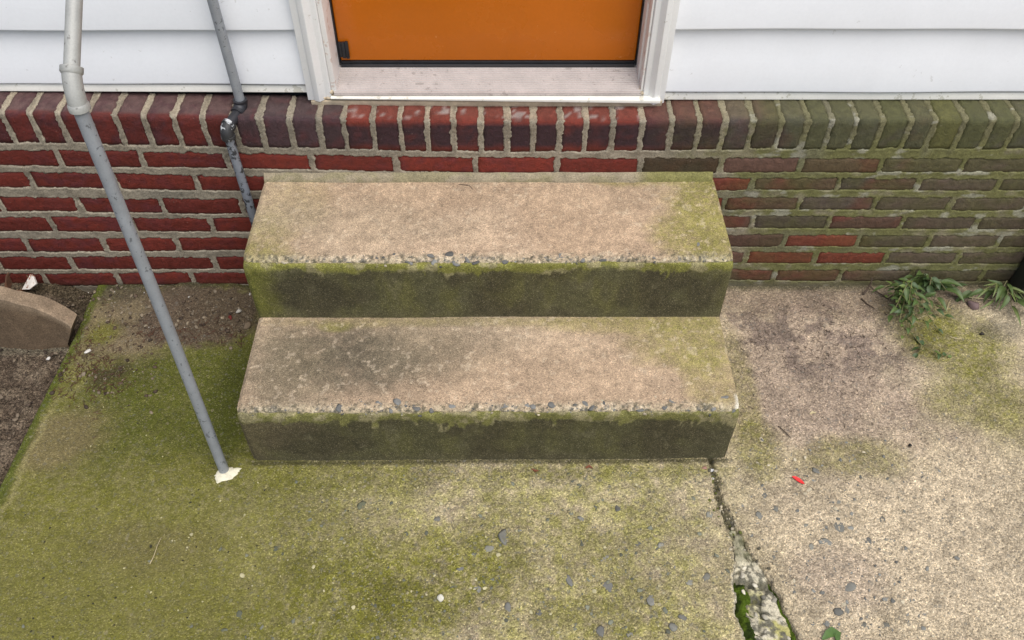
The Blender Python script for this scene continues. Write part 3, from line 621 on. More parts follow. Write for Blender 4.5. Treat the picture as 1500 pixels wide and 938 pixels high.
for side, (xa, xb, zt0, zl) in enumerate(((-1.95, CASL-.001, .643, .787), (CASR+.001, 2.2, .6205, .7905))):
    z = zt0; h = zl-zt0
    lv = [zt0] + [zl+.162*j for j in range(0, 9)]
    for j in range(len(lv)-1): board(xa, xb, lv[j], lv[j+1]-lv[j], .074)
    zb = .6165 if side == 0 else .5935
    # starter strip along the foot of the boards (falls a little towards the door on the left)
    dl = .006 if side == 0 else 0
    v = [(xa, .079, zb+dl), (xb, .079, zb-dl*.3), (xb, .100, zb-dl*.3), (xa, .100, zb+dl), (xa, .083, zt0-.0085+dl), (xb, .083, zt0-.0085-dl*.3), (xb, .100, zt0-.0085-dl*.3), (xa, .100, zt0-.0085+dl)]
    o = mesh_obj('starter_strip', v, box_vf(0, 1, 0, 1, 0, 1)[1], M_strip, siding, smooth=False, base=B0); bevel(o, .0015)
    # dark sheathing behind the joint
    v, f = box_vf(xa, xb, .104, .24, .575, 2.2); mesh_obj('sheathing', v, f, M_black, siding, smooth=False, base=B0)
v, f = box_vf(CASL, CASR, .11, .24, 2.06, 2.2); mesh_obj('sheathing', v, f, M_black, siding, smooth=False, base=B0)
for j in range(1): 
    board(CASL-.001, CASR+.001, 2.083, .1, .074)

# ------------------------------------------------------------------ door frame, threshold, door
BF = (0, .1, .6)
frame = thing('door_frame', 'white moulded door frame with peeling jamb around the orange door', 'door frame', BF)
DL, DR = -.379, .373
for s in (-1, 1):
    xo, xi = (CASL, DL-.013) if s < 0 else (CASR, DR+.010)
    w = xi-xo
    pr = [(xo, .105), (xo, .060), (xo+w*.27, .060), (xo+w*.30, .056), (xo+w*.50, .052), (xo+w*.53, .052), (xo+w*.74, .064), (xo+w*.77, .065), (xo+w*.97, .065), (xi, .068), (xi, .105)]
    if s < 0: pr = pr[::-1]
    zlow = .6055 if s < 0 else .5965
    prism_z('casing', pr, zlow, 2.06, M_trim, frame, BF)
    # jamb with a stop
    xj = DL if s < 0 else DR
    jo = xj - s*(-.0)  # inner face
    a_, b_ = (xi+.0005, xj) if s < 0 else (xj, xi-.0005)
    prism_z('jamb', [(a_, .070), (b_, .070), (b_, .26), (a_, .26)] if s < 0 else [(a_+.004, .070), (b_, .070), (b_, .26), (a_, .26), (a_, .112), (a_+.004, .108)], .617, 2.05, M_jamb, frame, BF)
    v, f = box_vf(*((xj-.001, xj+.003) if s < 0 else (xj-.003, xj+.001)), .152, .166, .648, 2.05); mesh_obj('weather_seal', v, f, M_black, frame, smooth=False, base=BF)
    # caulk at the foot of the jamb
    its = [((xj + s*(.004+.012*rng.random()) , .070+.09*t_, .6215+.012*t_), (.0045+.004*rng.random(), .008, .005+.004*rng.random()), rng.uniform(0, 3), np.array((.46, .38, .27)), 7000+int(t_*100)+s) for t_ in np.linspace(0, .95, 12)]
    its += [((xi + s*.012*q_-s*.0, .063, zlow+.004), (.008, .005, .005), 0, np.array((.50, .43, .32)), 7200+int(q_*10)+s) for q_ in (0, .8, 1.7)]
    rocks('caulk', its, M_caulk, frame, True, base=BF)
prism_x('head_casing', [(.105, 2.0605), (.060, 2.0605), (.060, 2.075), (.052, 2.09), (.060, 2.12), (.105, 2.12)], CASL, CASR, M_trim, frame, BF)
# ridged threshold plate
yy = np.linspace(.0635, .168, 260); xx = np.linspace(DL-.006, DR+.006, 40); XX, YY = np.meshgrid(xx, yy, indexing='ij')
tt = (YY-.0635)/(.168-.0635)
ZZ = .6235 + .0185*tt + .0028*np.maximum(0, np.sin(YY*2*math.pi/.0078))**.7*sm(.03, .06, tt)*sm(.90, .84, tt) - .006*sm(.015, .0, tt)
thr = mesh_obj('threshold', np.stack([XX, YY, ZZ], -1).reshape(-1, 3), grid_faces(*XX.shape), M_sill, frame, base=BF)
prism_x('threshold_nose', [(.0640, .6165), (.0605, .6170), (.0605, .6215), (.0640, .6215)], DL-.006, DR+.006, M_sill, frame, BF, .0008)
prism_x('sill_board', [(.0655, .6120), (.0655, .6150), (.24, .6150), (.24, .57), (.0655, .57)], CASL+.02, CASR-.004, M_caulk, frame, BF, .001)
v = [(-.394, .053, .6120), (.426, .046, .6040), (.426, .064, .6040), (-.394, .064, .6120), (-.394, .053, .6158), (.426, .046, .6140), (.426, .064, .6165), (-.394, .064, .6165)]
o = mesh_obj('sill_nosing', v, box_vf(0, 1, 0, 1, 0, 1)[1], M_strip, frame, smooth=False, base=BF); bevel(o, .0018)
prism_x('mortar_bed', [(.060, .586), (.057, .604), (.24, .604), (.24, .57)], CASL+.006, CASR-.004, M_caulk, frame, BF, .002)
door = thing('door', 'smooth orange painted door with a black sweep along its bottom', 'door', (0, .17, .66))
BD = (0, .17, .66)
v, f = box_vf(DL+.0035, DR-.0035, .160, .200, .6555, 2.045); o = mesh_obj('door_panel', v, f, M_door, door, smooth=False, base=BD); bevel(o, .003, 3)
prism_x('door_sweep', [(.163, .6425), (.158, .6465), (.1575, .6545), (.1975, .6550), (.1975, .6425)], DL+.004, DR-.004, M_black, door, BD, .001)
prism_x('sweep_fin', [(.1575, .6440), (.150, .6425), (.150, .6440), (.1575, .6470)], DL+.004, DR-.004, M_black, door, BD, 0)
for j in range(3):
    v, f = box_vf(DL+.0035+.0085*j, DL+.0115+.0085*j, .1535-.0012*(j == 1), .1595, .668-.002*j, .709+.0015*(j == 2)); o = mesh_obj('corner_pad', v, f, M_black, door, smooth=False, base=BD); bevel(o, .0012)

# ------------------------------------------------------------------ concrete steps
steps = thing('concrete_steps', 'two tan concrete steps with chipped noses and dark green risers', 'steps', (0, -.3, 0))
BS = (0, -.3, 0)
H1, H2, D1, D2 = .203, .4031, .312, .6057
def worley(x, y, g, seed):
    cx = np.floor(x/g); cy = np.floor(y/g); best = np.full(x.shape, 9.0); hid = np.zeros(x.shape)
    for dx in (-1, 0, 1):
        for dy in (-1, 0, 1):
            ax_, ay_ = cx+dx, cy+dy; px_ = (ax_+_h(ax_, ay_, seed))*g; py_ = (ay_+_h(ax_, ay_, seed+7))*g
            d_ = np.hypot(x-px_, y-py_)/g; m_ = d_ < best; best = np.where(m_, d_, best); hid = np.where(m_, _h(ax_, ay_, seed+13), hid)
    return best, hid
def step_part(name, path, nose, z_tread, riser_bottom):
    """sheet along x over a (y, z) path: tread, nose, riser; then side cheeks"""
    pts = np.array(path); seg = np.linalg.norm(np.diff(pts, axis=0), axis=1); L = np.concatenate([[0], np.cumsum(seg)])
    s = np.arange(0, L[-1], .003); s = np.append(s, L[-1])
    yv = np.interp(s, L, pts[:, 0]); zv = np.interp(s, L, pts[:, 1]); ty = np.gradient(yv, s); tz = np.gradient(zv, s)
    ker = np.ones(5)/5
    ty = np.convolve(np.pad(ty, 2, 'edge'), ker, 'valid'); tz = np.convolve(np.pad(tz, 2, 'edge'), ker, 'valid'); nl = np.hypot(ty, tz); ny, nz = tz/nl, -ty/nl      # outward (up / towards viewer)
    x = np.arange(-.5905, .5906, .003); Xq, Sq = np.meshgrid(x, s, indexing='ij')
    sn = L[nose]; dn = Sq - sn
    Yq = np.broadcast_to(yv, Xq.shape); Zq = np.broadcast_to(zv, Xq.shape)
    seed = int(z_tread*1000)
    n1 = fbm(Xq, Sq, 28, 4, seed, .6); n2 = fbm(Xq, Sq, 120, 3, seed+3, .7); n0 = fbm(Xq, Sq, 3.5, 3, seed+6)
    chip = sm(.42, .72, fbm(Xq, Sq*.25, 16, 4, seed+9, .6))
    near = np.exp(-(dn/.0105)**2)
    off = .004*(n0-.5) + .0012*(n1-.5) + .0008*(n2-.5) - near*(.002+.0085*chip+.006*(n2-.4)+.006*(n1-.5)) - np.exp(-(dn/.017)**2)*.013*sm(.58, .74, fbm(Xq, Sq*.6, 22, 4, seed+21, .55))
    wd, wh = worley(Xq, Sq, .0095, seed+40); wd2, wh2 = worley(Xq, Sq, .018, seed+50)
    zone = np.exp(-((dn+.006)/.013)**2)
    off = off + zone*(.0022*(wh-.45)*sm(.75, .45, wd) + .0050*(wh2-.62)*sm(.8, .5, wd2))
    cx = np.minimum(Xq+.5905, .5905-Xq); off = off - .006*sm(.012, 0, cx)**2 - np.exp(-(dn/.02)**2)*.014*sm(.030, 0, cx)*(.4+n1)
    xo = Xq + np.sign(Xq)*(-.006*near*sm(.03, 0, cx)*(.4+n1)) + .0015*(n1-.5)*sm(.004, 0, cx)
    return x, s, Xq, Sq, dn, xo, Yq+off*ny, Zq+off*nz, n0, n1, n2, chip, near, (wd, wh, zone)
def cheeks(xo, Yq, Zq, zbot, parent):
    for sgn, row in ((-1, 0), (1, -1)):
        a = np.stack([xo[row], Yq[row], Zq[row]], 1); n = len(a); k = 10; V = []
        for j in range(k+1):
            t_ = j/k; z = a[:, 2]*(1-t_) + zbot*t_; w_ = .002*(fbm(a[:, 1], z, 30, 3, 5)-.5)
            V.append(np.stack([a[:, 0]+w_*(j > 0), a[:, 1], z], 1))
        V = np.concatenate(V); f = grid_faces(k+1, n); f = f[:, ::-1] if sgn > 0 else f
        t_ = fbm(V[:, 1], V[:, 2], 14, 4, 77); C = mixc(np.tile(np.array((.20, .17, .11)), (len(V), 1)), (.075, .07, .03), sm(.35, .6, t_))
        mesh_obj('cheek', V, f, M_step, parent, C, base=BS)
R_ = .009
def path_for(yb, yf, zt, zb, tilt=.0):
    arc = [(yf+R_-R_*math.sin(a), zt-R_+R_*math.cos(a)) for a in np.linspace(0, math.pi/2, 6)]
    return [(yb, zt+.002)] + arc + [(yf+tilt, zb)]
SURF = {}
TAN = np.array((.43, .315, .212))
def Bz(px, py, rx, ry, z, X, Y, **k): return blob(X, Y, px, py, rx, ry, z, **k)
def finish_step(name, path, zt, zb, upper):
    x, s, Xq, Sq, dn, xo, Yv, Zv, n0, n1, n2, chip, near, (wd, wh, zone) = step_part(name, path, 3, zt, zb)
    tread = dn < 0
    c = np.tile(TAN, Xq.shape+(1,)); c = mixc(c, (.475, .36, .25), sm(.45, .7, n0)*.8)
    g1 = np.array((.215, .195, .055))
    if upper:
        for a, w in (((1040, 300, 70, 60), 1.0), ((1010, 345, 60, 40), .85), ((950, 262, 110, 12), .7), ((1060, 360, 40, 40), .7), ((385, 350, 50, 45), .6), ((370, 380, 80, 22), .65), ((430, 300, 60, 40), .3)):
            c = mixc(c, g1*1.15, np.clip(Bz(*a, zt, Xq, Yv, seed=int(a[1]) % 29)*tread*w*(.8+1.0*(n2-.5)), 0, .92))
        c = mixc(c, (.36, .30, .21), Bz(520, 330, 170, 40, zt, Xq, Yv, seed=8)*tread*.4)
    else:
        c = mixc(c, (.098, .084, .058), np.clip(Bz(520, 520, 125, 62, zt, Xq, Yv, seed=9, soft=.75)*tread*(.9+.8*(n1-.5)), 0, .9))
        c = mixc(c, (.19, .155, .10), Bz(420, 540, 80, 70, zt, Xq, Yv, seed=10)*tread*.8)
        c = mixc(c, (.24, .195, .13), Bz(640, 500, 120, 60, zt, Xq, Yv, seed=12, soft=.7)*tread*.6)
        c = mixc(c, (.20, .18, .055), Bz(490, 480, 26, 8, zt, Xq, Yv, seed=11)*tread*.8)
        for a, w in (((1010, 500, 90, 50), .8), ((900, 475, 160, 14), .6), ((1040, 560, 40, 60), .55), ((700, 472, 300, 8), .4)):
            c = mixc(c, g1*1.2, np.clip(Bz(*a, zt, Xq, Yv, seed=int(a[0]) % 31)*tread*w*(.8+1.0*(n2-.5)), 0, .9))
    mt = fbm(Xq, Sq, 11, 5, 433, .65); mt2 = fbm(Xq, Sq, 40, 4, 434, .6)
    c = c*(.90+.20*sm(.3, .72, mt))[..., None]; c = mixc(c, (.26, .20, .135), tread*sm(.58, .72, mt2)*.22); c = mixc(c, (.62, .51, .37), tread*sm(.66, .74, fbm(Xq, Sq, 75, 3, 435))*.35)
    # worn nose: paler, gritty
    c = mixc(c, (.47, .41, .28), np.clip(sm(-.035, -.004, dn)*sm(.012, .004, dn)*(.35+.9*(n2-.35)), 0, .9))
    c = mixc(c, (.14, .135, .05), np.clip(near*sm(-.010, .006, dn)*(.3+1.6*(n1-.4)), 0, .8))
    ex = zone*sm(.62, .42, wd)*sm(.2, .5, chip+.35*(fbm(Xq, Xq*0, 6, 3, 440)-.3))
    c = mixc(c, (.13, .13, .118), ex*(wh > .60)*.85); c = mixc(c, (.58, .50, .37), ex*(wh < .28)*.7); c = mixc(c, (.07, .066, .04), zone*sm(.62, .85, wd)*.55)
    pitm = sm(-.045, -.012, dn)*sm(.02, .008, dn)*sm(.60, .66, fbm(Xq, Sq, 150, 2, 431, .5)); c = mixc(c, (.085, .08, .055), pitm*.75)
    if not upper: c = mixc(c, (.74, .70, .58), sm(.572, .584, Xq+.012*(n1-.5))*sm(-.055, -.04, dn)*sm(.012, .0, dn)*.8)
    # dark film on the riser with a ragged top edge
    rg = (.017 if upper else .021) + .036*(fbm(Xq, Sq*0, 14, 4, 400+int(zt*100), .6)-.38) + .020*(n1-.5)
    streak = fbm(Xq, Sq*.35, 20, 4, 410, .6)
    rg = rg + .032*sm(.52, .76, fbm(Xq, Sq*.3, 26, 5, 415+int(zt*1000), .65)); rl = sm(rg, rg+.013, dn)
    dk = np.tile(np.array((.098, .092, .043) if upper else (.084, .078, .036)), Xq.shape+(1,))
    dk = mixc(dk, (.130, .122, .040), sm(.42, .66, streak)*(.7 if upper else .4)); dk = mixc(dk, (.058, .049, .027), sm(.50, .7, fbm(Xq, Sq, 7, 3, 411))*.75)
    dk = mixc(dk, (.16, .145, .085), sm(.60, .78, fbm(Xq, Sq*.6, 34, 5, 412, .65))*.35)
    if upper:
        dk = mixc(dk, (.150, .150, .028), sm(-.50, -.585, Xq+.05*(n1-.5))*.85)
        dk = mixc(dk, (.12, .11, .045), sm(.545, .59, Xq+.05*(n1-.5))*.7)
    else:
        dk = mixc(dk, (.115, .092, .052), sm(-.40, -.57, Xq+.15*(n1-.5)+.8*(dn-.1))*.75)
        dk = mixc(dk, (.10, .095, .05), sm(.45, .58, Xq+.15*(n1-.5))*.45)
    dk = mixc(dk, (.105, .092, .05), sm(.155, .195, dn+.02*(n1-.5))*.45)
    top = np.tile(np.array((.195, .190, .045) if upper else (.165, .158, .050)), Xq.shape+(1,)); top = mixc(top, (.30, .26, .15), sm(.5, .62, n1)*.7)
    rc = top*(1-rl[..., None]) + dk*rl[..., None]
    m = sm(.002, .007, dn); c = c*(1-m[..., None]) + rc*m[..., None]
    c = c*(.86+.28*n2)[..., None]
    SURF[name] = (x, dn[0], xo, Yv, Zv)
    V = np.stack([xo, Yv, Zv], -1).reshape(-1, 3)
    o = mesh_obj(name, V, grid_faces(*Xq.shape)[:, ::-1], M_step, steps, c.reshape(-1, 3), base=BS)
    cheeks(xo, Yv, Zv, -.04 if not upper else zb, o)
    return o
up_o = finish_step('upper_step', path_for(.0, -D1, H2, H1-.004, .003), H2, H1-.004, True)
lo_o = finish_step('lower_step', path_for(-D1+.006, -D2, H1, -.03, .003), H1, -.03, False)
# body of the upper step below the lower tread level, seen only from the sides
v, f = box_vf(-.588, .588, -D1+.003, -.001, -.05, H1-.003); mesh_obj('step_base', v, f, M_step, steps, np.tile((.13, .115, .06), (8, 1)), False, BS)
# mortar fillet where the tread meets the wall
fx_ = np.linspace(-.588, .582, 240); fv = np.linspace(0, 1, 12); XF, VF = np.meshgrid(fx_, fv, indexing='ij')
nz_ = fbm(XF, VF*.05, 22, 4, 120)
YF = -.013*(1-VF) - .001 + .003*(nz_-.5); ZF = H2 + .0005 + (.0245+.004*(fbm(XF, XF*0, 9, 3, 121)-.5))*VF + .002*(nz_-.5)
YF = YF - .003*np.sin(np.pi*VF)
cf = np.tile(np.array((.30, .255, .175)), XF.shape+(1,)); cf = mixc(cf, (.22, .20, .10), sm(.42, .62, nz_)*.5); cf = mixc(cf, (.19, .185, .05), sm(.30, .45, XF)*.8); cf = mixc(cf, (.36, .30, .22), sm(.06, .0, np.abs(XF-.36))*.7)
mesh_obj('mortar_fillet', np.stack([XF, YF, ZF], -1).reshape(-1, 3), grid_faces(*XF.shape), M_mortar, steps, cf.reshape(-1, 3), base=BS)
# stones laid bare along the two noses
def nose_stones(par, yn, zn, bigs, clusters, seed0):
    xa_, dn_, xo_, Y_, Z_ = SURF[par.name]
    def on(xw, d):
        i = min(max(int(np.searchsorted(xa_, xw)), 0), len(xa_)-1); j = min(max(int(np.searchsorted(dn_, d)), 0), len(dn_)-1)
        return np.array((xo_[i, j], Y_[i, j], Z_[i, j]))
    its = []
    for (px, py, a, b) in bigs:
        p = G(px, py, zn); sc = np.dot(p-CAM, _fw)/F_PX; d = min(yn-p[1]-.004+rng.uniform(-.006, .002), -.003)
        q = on(p[0], d); colr = np.array((.150, .150, .140))*rng.uniform(.55, 1.5)
        rocks('embedded_stone', [((q[0], q[1]+.001, q[2]-.0022), (a*sc*1.1, b*sc*1.35, .0040), rng.uniform(-.8, .8), colr, seed0+int(px))], M_stone, par, base=BS)
    for (xa, xb, n, pale) in clusters:
        for j in range(n*2):
            xw = rng.uniform(xa, xb); r_ = .0014+.0045*rng.random()**2.4; d = min(max(rng.normal(-.010, .011), -.045), .010)
            q = on(xw, d); colr = np.array((.44, .38, .27))*rng.uniform(.6, 1.15) if rng.random() < pale else np.array((.125, .122, .110))*rng.uniform(.4, 1.5)
            its.append(((q[0], q[1]+.3*r_, q[2]-.42*r_), (r_*rng.uniform(.9, 1.7), r_, r_*.75), rng.uniform(0, 3), colr, seed0+3000+len(its)))
    tag(rocks('exposed_aggregate', its, M_stone, par, base=BS), kind='stuff')
nose_stones(up_o, -D1, H2, [(508, 384, 6, 4), (600, 386, 5, 4), (629, 375, 8, 5), (636, 384, 10, 4), (657, 375, 8, 5), (668, 384, 8, 6), (685, 382, 5, 6), (696, 384, 7, 6), (738, 382, 7, 5), (755, 384, 6, 4), (820, 377, 4, 5), (884, 381, 7, 4), (958, 380, 5, 4), (855, 383, 5, 4), (1024, 361, 5, 5)],
            [(-.57, .57, 34, .6), (-.30, -.02, 26, .4), (-.05, .35, 16, .5), (.3, .56, 14, .5)], 11000)
nose_stones(lo_o, -D2, H1, [(498, 600, 8, 6), (555, 598, 8, 5), (585, 593, 12, 8), (572, 602, 8, 4), (608, 600, 7, 6), (633, 601, 7, 4), (662, 600, 6, 4), (736, 597, 7, 5), (770, 595, 7, 5), (780, 599, 8, 5), (808, 599, 8, 5), (857, 595, 7, 7), (867, 597, 5, 6), (845, 599, 5, 4), (883, 593, 4, 5), (936, 602, 7, 5), (985, 593, 5, 7), (1008, 602, 6, 5), (1060, 587, 9, 5), (1046, 600, 5, 5), (1075, 604, 6, 4), (975, 600, 5, 4)],
            [(-.57, .57, 34, .5), (-.38, -.15, 26, .4), (-.02, .25, 20, .4), (.25, .57, 22, .4)], 15000)

# ------------------------------------------------------------------ pipe handrail
PB = G(328, 690); BR = (float(PB[0]), float(PB[1]), 0)
rail = thing('pipe_handrail', 'grey pipe handrail left of the steps with a galvanised elbow and black jogged rear post', 'handrail', BR)
PR = .0122
Pt = Wl(117, 160, -.565); el0 = Wl(108, 128, -.560)
tube('front_post', [PB+np.array((0, 0, -.03)), PB+(Pt-PB)*.5+np.array((.002, .001, 0)), Pt+(Pt-PB)*.02], PR, M_paintpipe, rail, BR, 28)
dirp = (Pt-PB)/np.linalg.norm(Pt-PB)
hr_top = np.array((-.6165, .040, 1.62))
eA = Pt; eC = Wl(105, 100, -.535)
dirr = (hr_top-eC)/np.linalg.norm(hr_top-eC)
ctr = [eA+(eC-eA)*t_ + 0 for t_ in (0, 1)]
bez = []
k1 = eA+dirp*.020
k2 = eC-dirr*.020
for t_ in np.linspace(0, 1, 12):
    bez.append((1-t_)**3*eA + 3*(1-t_)**2*t_*k1 + 3*(1-t_)*t_**2*k2 + t_**3*eC)
tube('elbow_fitting', bez, [PR*1.26]*12, M_galv, rail, BR, 28)
tube('elbow_collar', [eA-dirp*.002, eA-dirp*.001, eA+dirp*.008, eA+dirp*.011], [PR*1.28, PR*1.42, PR*1.42, PR*1.27], M_galv, rail, BR, 28)
tube('elbow_collar', [eC-dirr*.010, eC-dirr*.007, eC+dirr*.002, eC+dirr*.003], [PR*1.27, PR*1.46, PR*1.46, PR*1.25], M_galv, rail, BR, 28)
tube('top_rail', [eC-dirr*.004, eC+(hr_top-eC)*.5, hr_top], PR*1.03, M_galv, rail, BR, 28)
# rear post: upper pipe by the siding, jog over the bricks, lower pipe by the steps
u0 = Wl(311, 0, .045); u1 = Wl(353, 152, .045); u1[2] += .004
dv = (u0-u1)/np.linalg.norm(u0-u1); utop = u1+dv*(1.62-u1[2])/dv[2]
tube('rear_post', [u1-dv*.006, u1+(utop-u1)*.5, utop+np.array((0, 0, .02))], .0118, M_paintpipe, rail, BR, 26)
c1 = u1+np.array((0, -.002, -.014)); l0 = Wl(331, 189, -.030); l1 = Wl(333, 210, -.030)
nd = (l0-c1)/np.linalg.norm(l0-c1)
def elbow(name, a, m_, b, rad, mat):
    pts = [(1-t_)**2*a + 2*(1-t_)*t_*m_ + t_**2*b for t_ in np.linspace(0, 1, 10)]; return tube(name, pts, rad, mat, rail, BR, 24)
elbow('jog_elbow', u1+dv*.004, c1, c1+nd*.024, .0165, M_blackpipe)
tube('collar', [u1-dv*.001, u1+dv*.001, u1+dv*.008, u1+dv*.009], [.0150, .0172, .0172, .0145], M_blackpipe, rail, BR, 24)
tube('collar', [c1+nd*.012, c1+nd*.013, c1+nd*.022, c1+nd*.023], [.0150, .0172, .0172, .0145], M_blackpipe, rail, BR, 24)
tube('nipple', [c1+nd*.015, l0-nd*.004], .0128, M_blackpipe, rail, BR, 24)
ld = (Wl(367, 318, -.030)-l1); ld /= np.linalg.norm(ld)
elbow('jog_elbow', l0-nd*.016, l0+nd*.006, l0+ld*.024, .0158, M_whitefit)
tube('collar', [l0-nd*.018, l0-nd*.017, l0-nd*.009, l0-nd*.008], [.0155, .0176, .0176, .015], M_whitefit, rail, BR, 24)
tube('collar', [l0+ld*.018, l0+ld*.019, l0+ld*.027, l0+ld*.028], [.0155, .0172, .0172, .014], M_whitefit, rail, BR, 24)
lend = l0+ld*(l0[2]+.02)/(-ld[2])
tube('lower_post', [l0+ld*.020, lend], .0115, M_wornpipe, rail, BR, 26)
# sealant blob at the foot of the front post
cpx = [(314, 697), (318, 690), (328, 685), (340, 684), (353, 686), (349, 694), (341, 700), (331, 704), (318, 708), (315, 703)]
op = np.array([G(*q)[:2] for q in cpx]); oc = op.mean(0)
op = np.concatenate([[op[i_]+(op[(i_+1) % len(op)]-op[i_])*t_ for t_ in (0, .25, .5, .75)] for i_ in range(len(op))]); op = op + rng.normal(0, .0010, op.shape)
rings = []
for j, (k_, zz) in enumerate(((1.0, -.001), (.95, .0016), (.75, .003), (.4, .004), (.05, .005))):
    rings.append(np.concatenate([np.stack([oc[0]+(op[:, 0]-oc[0])*k_, oc[1]+(op[:, 1]-oc[1])*k_], 1)+rng.normal(0, .0003, op.shape), np.full((len(op), 1), zz+zslab(oc[0], oc[1]))], 1))
n_ = len(op); V = np.concatenate(rings); Fc = [(j*n_+i_, j*n_+(i_+1) % n_, (j+1)*n_+(i_+1) % n_, (j+1)*n_+i_) for j in range(4) for i_ in range(n_)] + [tuple(4*n_+i_ for i_ in range(n_))]
o = mesh_obj('sealant', V, Fc, M_seal, rail, base=BR); fix_normals(o)

# ------------------------------------------------------------------ things on the left
# curved edging stone
xk = np.linspace(0, 1, 60); prx = -1.154 - .42*xk
ztop = np.interp(prx, [-1.6, -1.42, -1.297, -1.219, -1.165, -1.154], [.235, .222, .1765, .1256, .070, .058])
V = []; Cc = []; nn = 16
for i_, (x_, z_) in enumerate(zip(prx, ztop)):
    yf = -.207+.004*math.sin(x_*30); th = .042+.010*math.exp(-((xk[i_]-.1)/.15)**2); lean = .030*max(0, 1-xk[i_]/.10)
    ring = [(yf, -.06), (yf, -.02), (yf-.001, z_*.35), (yf, z_*.7), (yf+.001, z_-.003), (yf+.004, z_), (yf+th*.3, z_), (yf+th*.6, z_), (yf+th*.96, z_-.001), (yf+th, z_-.005), (yf+th+.003, z_*.4), (yf+th+.003, -.06)]
    for y_, zz in ring:
        w_ = .006*(fbm(np.array([x_]), np.array([zz*2+y_]), 30, 3, 140)[0]-.5); V.append((x_-lean*max(0, 1-zz/z_), y_+w_, zz+.6*w_)); top_ = zz >= z_-.004
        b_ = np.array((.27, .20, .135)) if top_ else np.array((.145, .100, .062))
        b_ = b_*(.85+.3*vn(x_*40, zz*60+y_*40, 5)); Cc.append(b_)
m_ = 12; Fc = [(i_*m_+j, (i_+1)*m_+j, (i_+1)*m_+j+1, i_*m_+j+1) for i_ in range(59) for j in range(m_-1)] + [tuple(range(m_)), tuple(59*m_+j for j in range(m_))]
o = mesh_obj('edging_stone', V, Fc, M_curb, None, np.array(Cc), base=(-1.37, -.18, 0)); fix_normals(o); o.data.set_sharp_from_angle(angle=math.radians(38))
tag(o, 'tan sloping edging stone at the corner of the soil bed by the brick wall', 'stone')
# broken rusty pipe end behind it
hp = G(25, 412, .045); rp = thing('rusty_pipe_end', 'open rusty pipe stub in the soil behind the tan edging stone', 'pipe', tuple(hp))
ax = np.array((.05, -.55, .83)); ax /= np.linalg.norm(ax); a0 = hp-ax*.09; a1 = hp+ax*.012
def lathe(name, p0, ax, prof_, mat, par, base, n=28):
    ax = ax/np.linalg.norm(ax); s_ = np.cross(ax, (1, 0, 0)); s_ /= np.linalg.norm(s_); b_ = np.cross(ax, s_); V = []
    for r_, h_ in prof_:
        for k in range(n):
            q = 2*math.pi*k/n; rr = r_*(1+.06*math.sin(3*q+1)+.03*math.sin(7*q)); V.append(p0+ax*(h_+.004*math.sin(2*q+.5)*(h_ > -.02))+rr*(math.cos(q)*s_+math.sin(q)*b_))
    Fc = [(i*n+k, i*n+(k+1) % n, (i+1)*n+(k+1) % n, (i+1)*n+k) for i in range(len(prof_)-1) for k in range(n)] + [tuple((len(prof_)-1)*n+k for k in range(n))]
    return mesh_obj(name, V, Fc, mat, par, base=base)
lathe('pipe_wall', hp, ax, [(.036, -.09), (.036, .0), (.035, .004), (.032, .004), (.030, .0), (.028, -.08)], M_rust, rp, tuple(hp))
fl = G(44, 417, .050)
fv_ = [(-.016, -.012, -.004), (.004, -.016, .0), (.018, -.004, .006), (.010, .012, .016), (.002, .016, .018), (-.006, .004, .008)]
fv_ = [tuple(1.25*c_ for c_ in q) for q in fv_]
V = [fl+np.array(q) for q in fv_]+[fl+np.array(q)+np.array((.001, .004, -.004)) for q in fv_]; n_ = 6
o = mesh_obj('peeling_flake', V, [tuple(range(n_)), tuple(range(2*n_-1, n_-1, -1))]+[(i_, (i_+1) % n_, (i_+1) % n_+n_, i_+n_) for i_ in range(n_)], M_flake, rp, smooth=False, base=tuple(hp)); fix_normals(o)
# crumbs of soil, mortar and stone at the foot of the wall and in the bed
items = []
for i_ in range(900):
    k_ = rng.random()
    if k_ < .55: px, py = rng.uniform(-60, 230), rng.normal(430, 22) + rng.uniform(-5, 30)
    elif k_ < .8: px, py = rng.uniform(215, 370), rng.normal(470, 16)
    else: px, py = rng.uniform(60, 230), rng.normal(545, 28)
    p = G(px, py)
    if p[1] > -.004 or -1.2 > p[0] and p[1] < -.13: continue
    r_ = .0015+.0050*rng.random()**3; q_ = rng.random()
    colr = np.array((.055, .038, .025))*rng.uniform(.5, 1.6) if q_ < .62 else (np.array((.20, .16, .11))*rng.uniform(.7, 1.3) if q_ < .975 else np.array((.42, .39, .34)))
    z_ = zslab(p[0], p[1]) if p[0] > -1.17 else -.01
    items.append(((p[0], p[1], z_+r_*.2), (r_*1.3, r_, r_*.8), rng.uniform(0, 3), colr, 20000+i_))
for i_ in range(260):
    x_, y_ = rng.uniform(-1.45, -1.19), rng.uniform(-.62, -.215); r_ = .0015+.005*rng.random()**3; q_ = rng.random()
    colr = np.array((.05, .035, .024))*rng.uniform(.5, 1.8) if q_ < .75 else (np.array((.17, .13, .09)) if q_ < .98 else np.array((.42, .39, .34)))
    items.append(((x_, y_, -.026+r_), (r_*1.5, r_, r_*.7), rng.uniform(0, 3), colr, 21000+i_))
o = rocks('soil_crumbs', items, M_stone); tag(o, 'dark soil crumbs and grit scattered at the foot of the wall on the left', 'soil', kind='stuff')
def stone(px, py, size, colr, seed, label, cat='stone', z=None, rz=.4, name='pebble', mat=None):
    p = G(px, py); z_ = zslab(p[0], p[1]) if z is None else z; c_ = (p[0], p[1], z_)
    o = rocks(name, [((p[0], p[1], z_+size[2]*.55), size, rz, np.array(colr), seed)], mat or M_stone, base=c_); return tag(o, label, cat)
stone(352, 463, (.011, .009, .008), (.42, .39, .33), 31, 'pale pebble in the dirt beside the upper step')
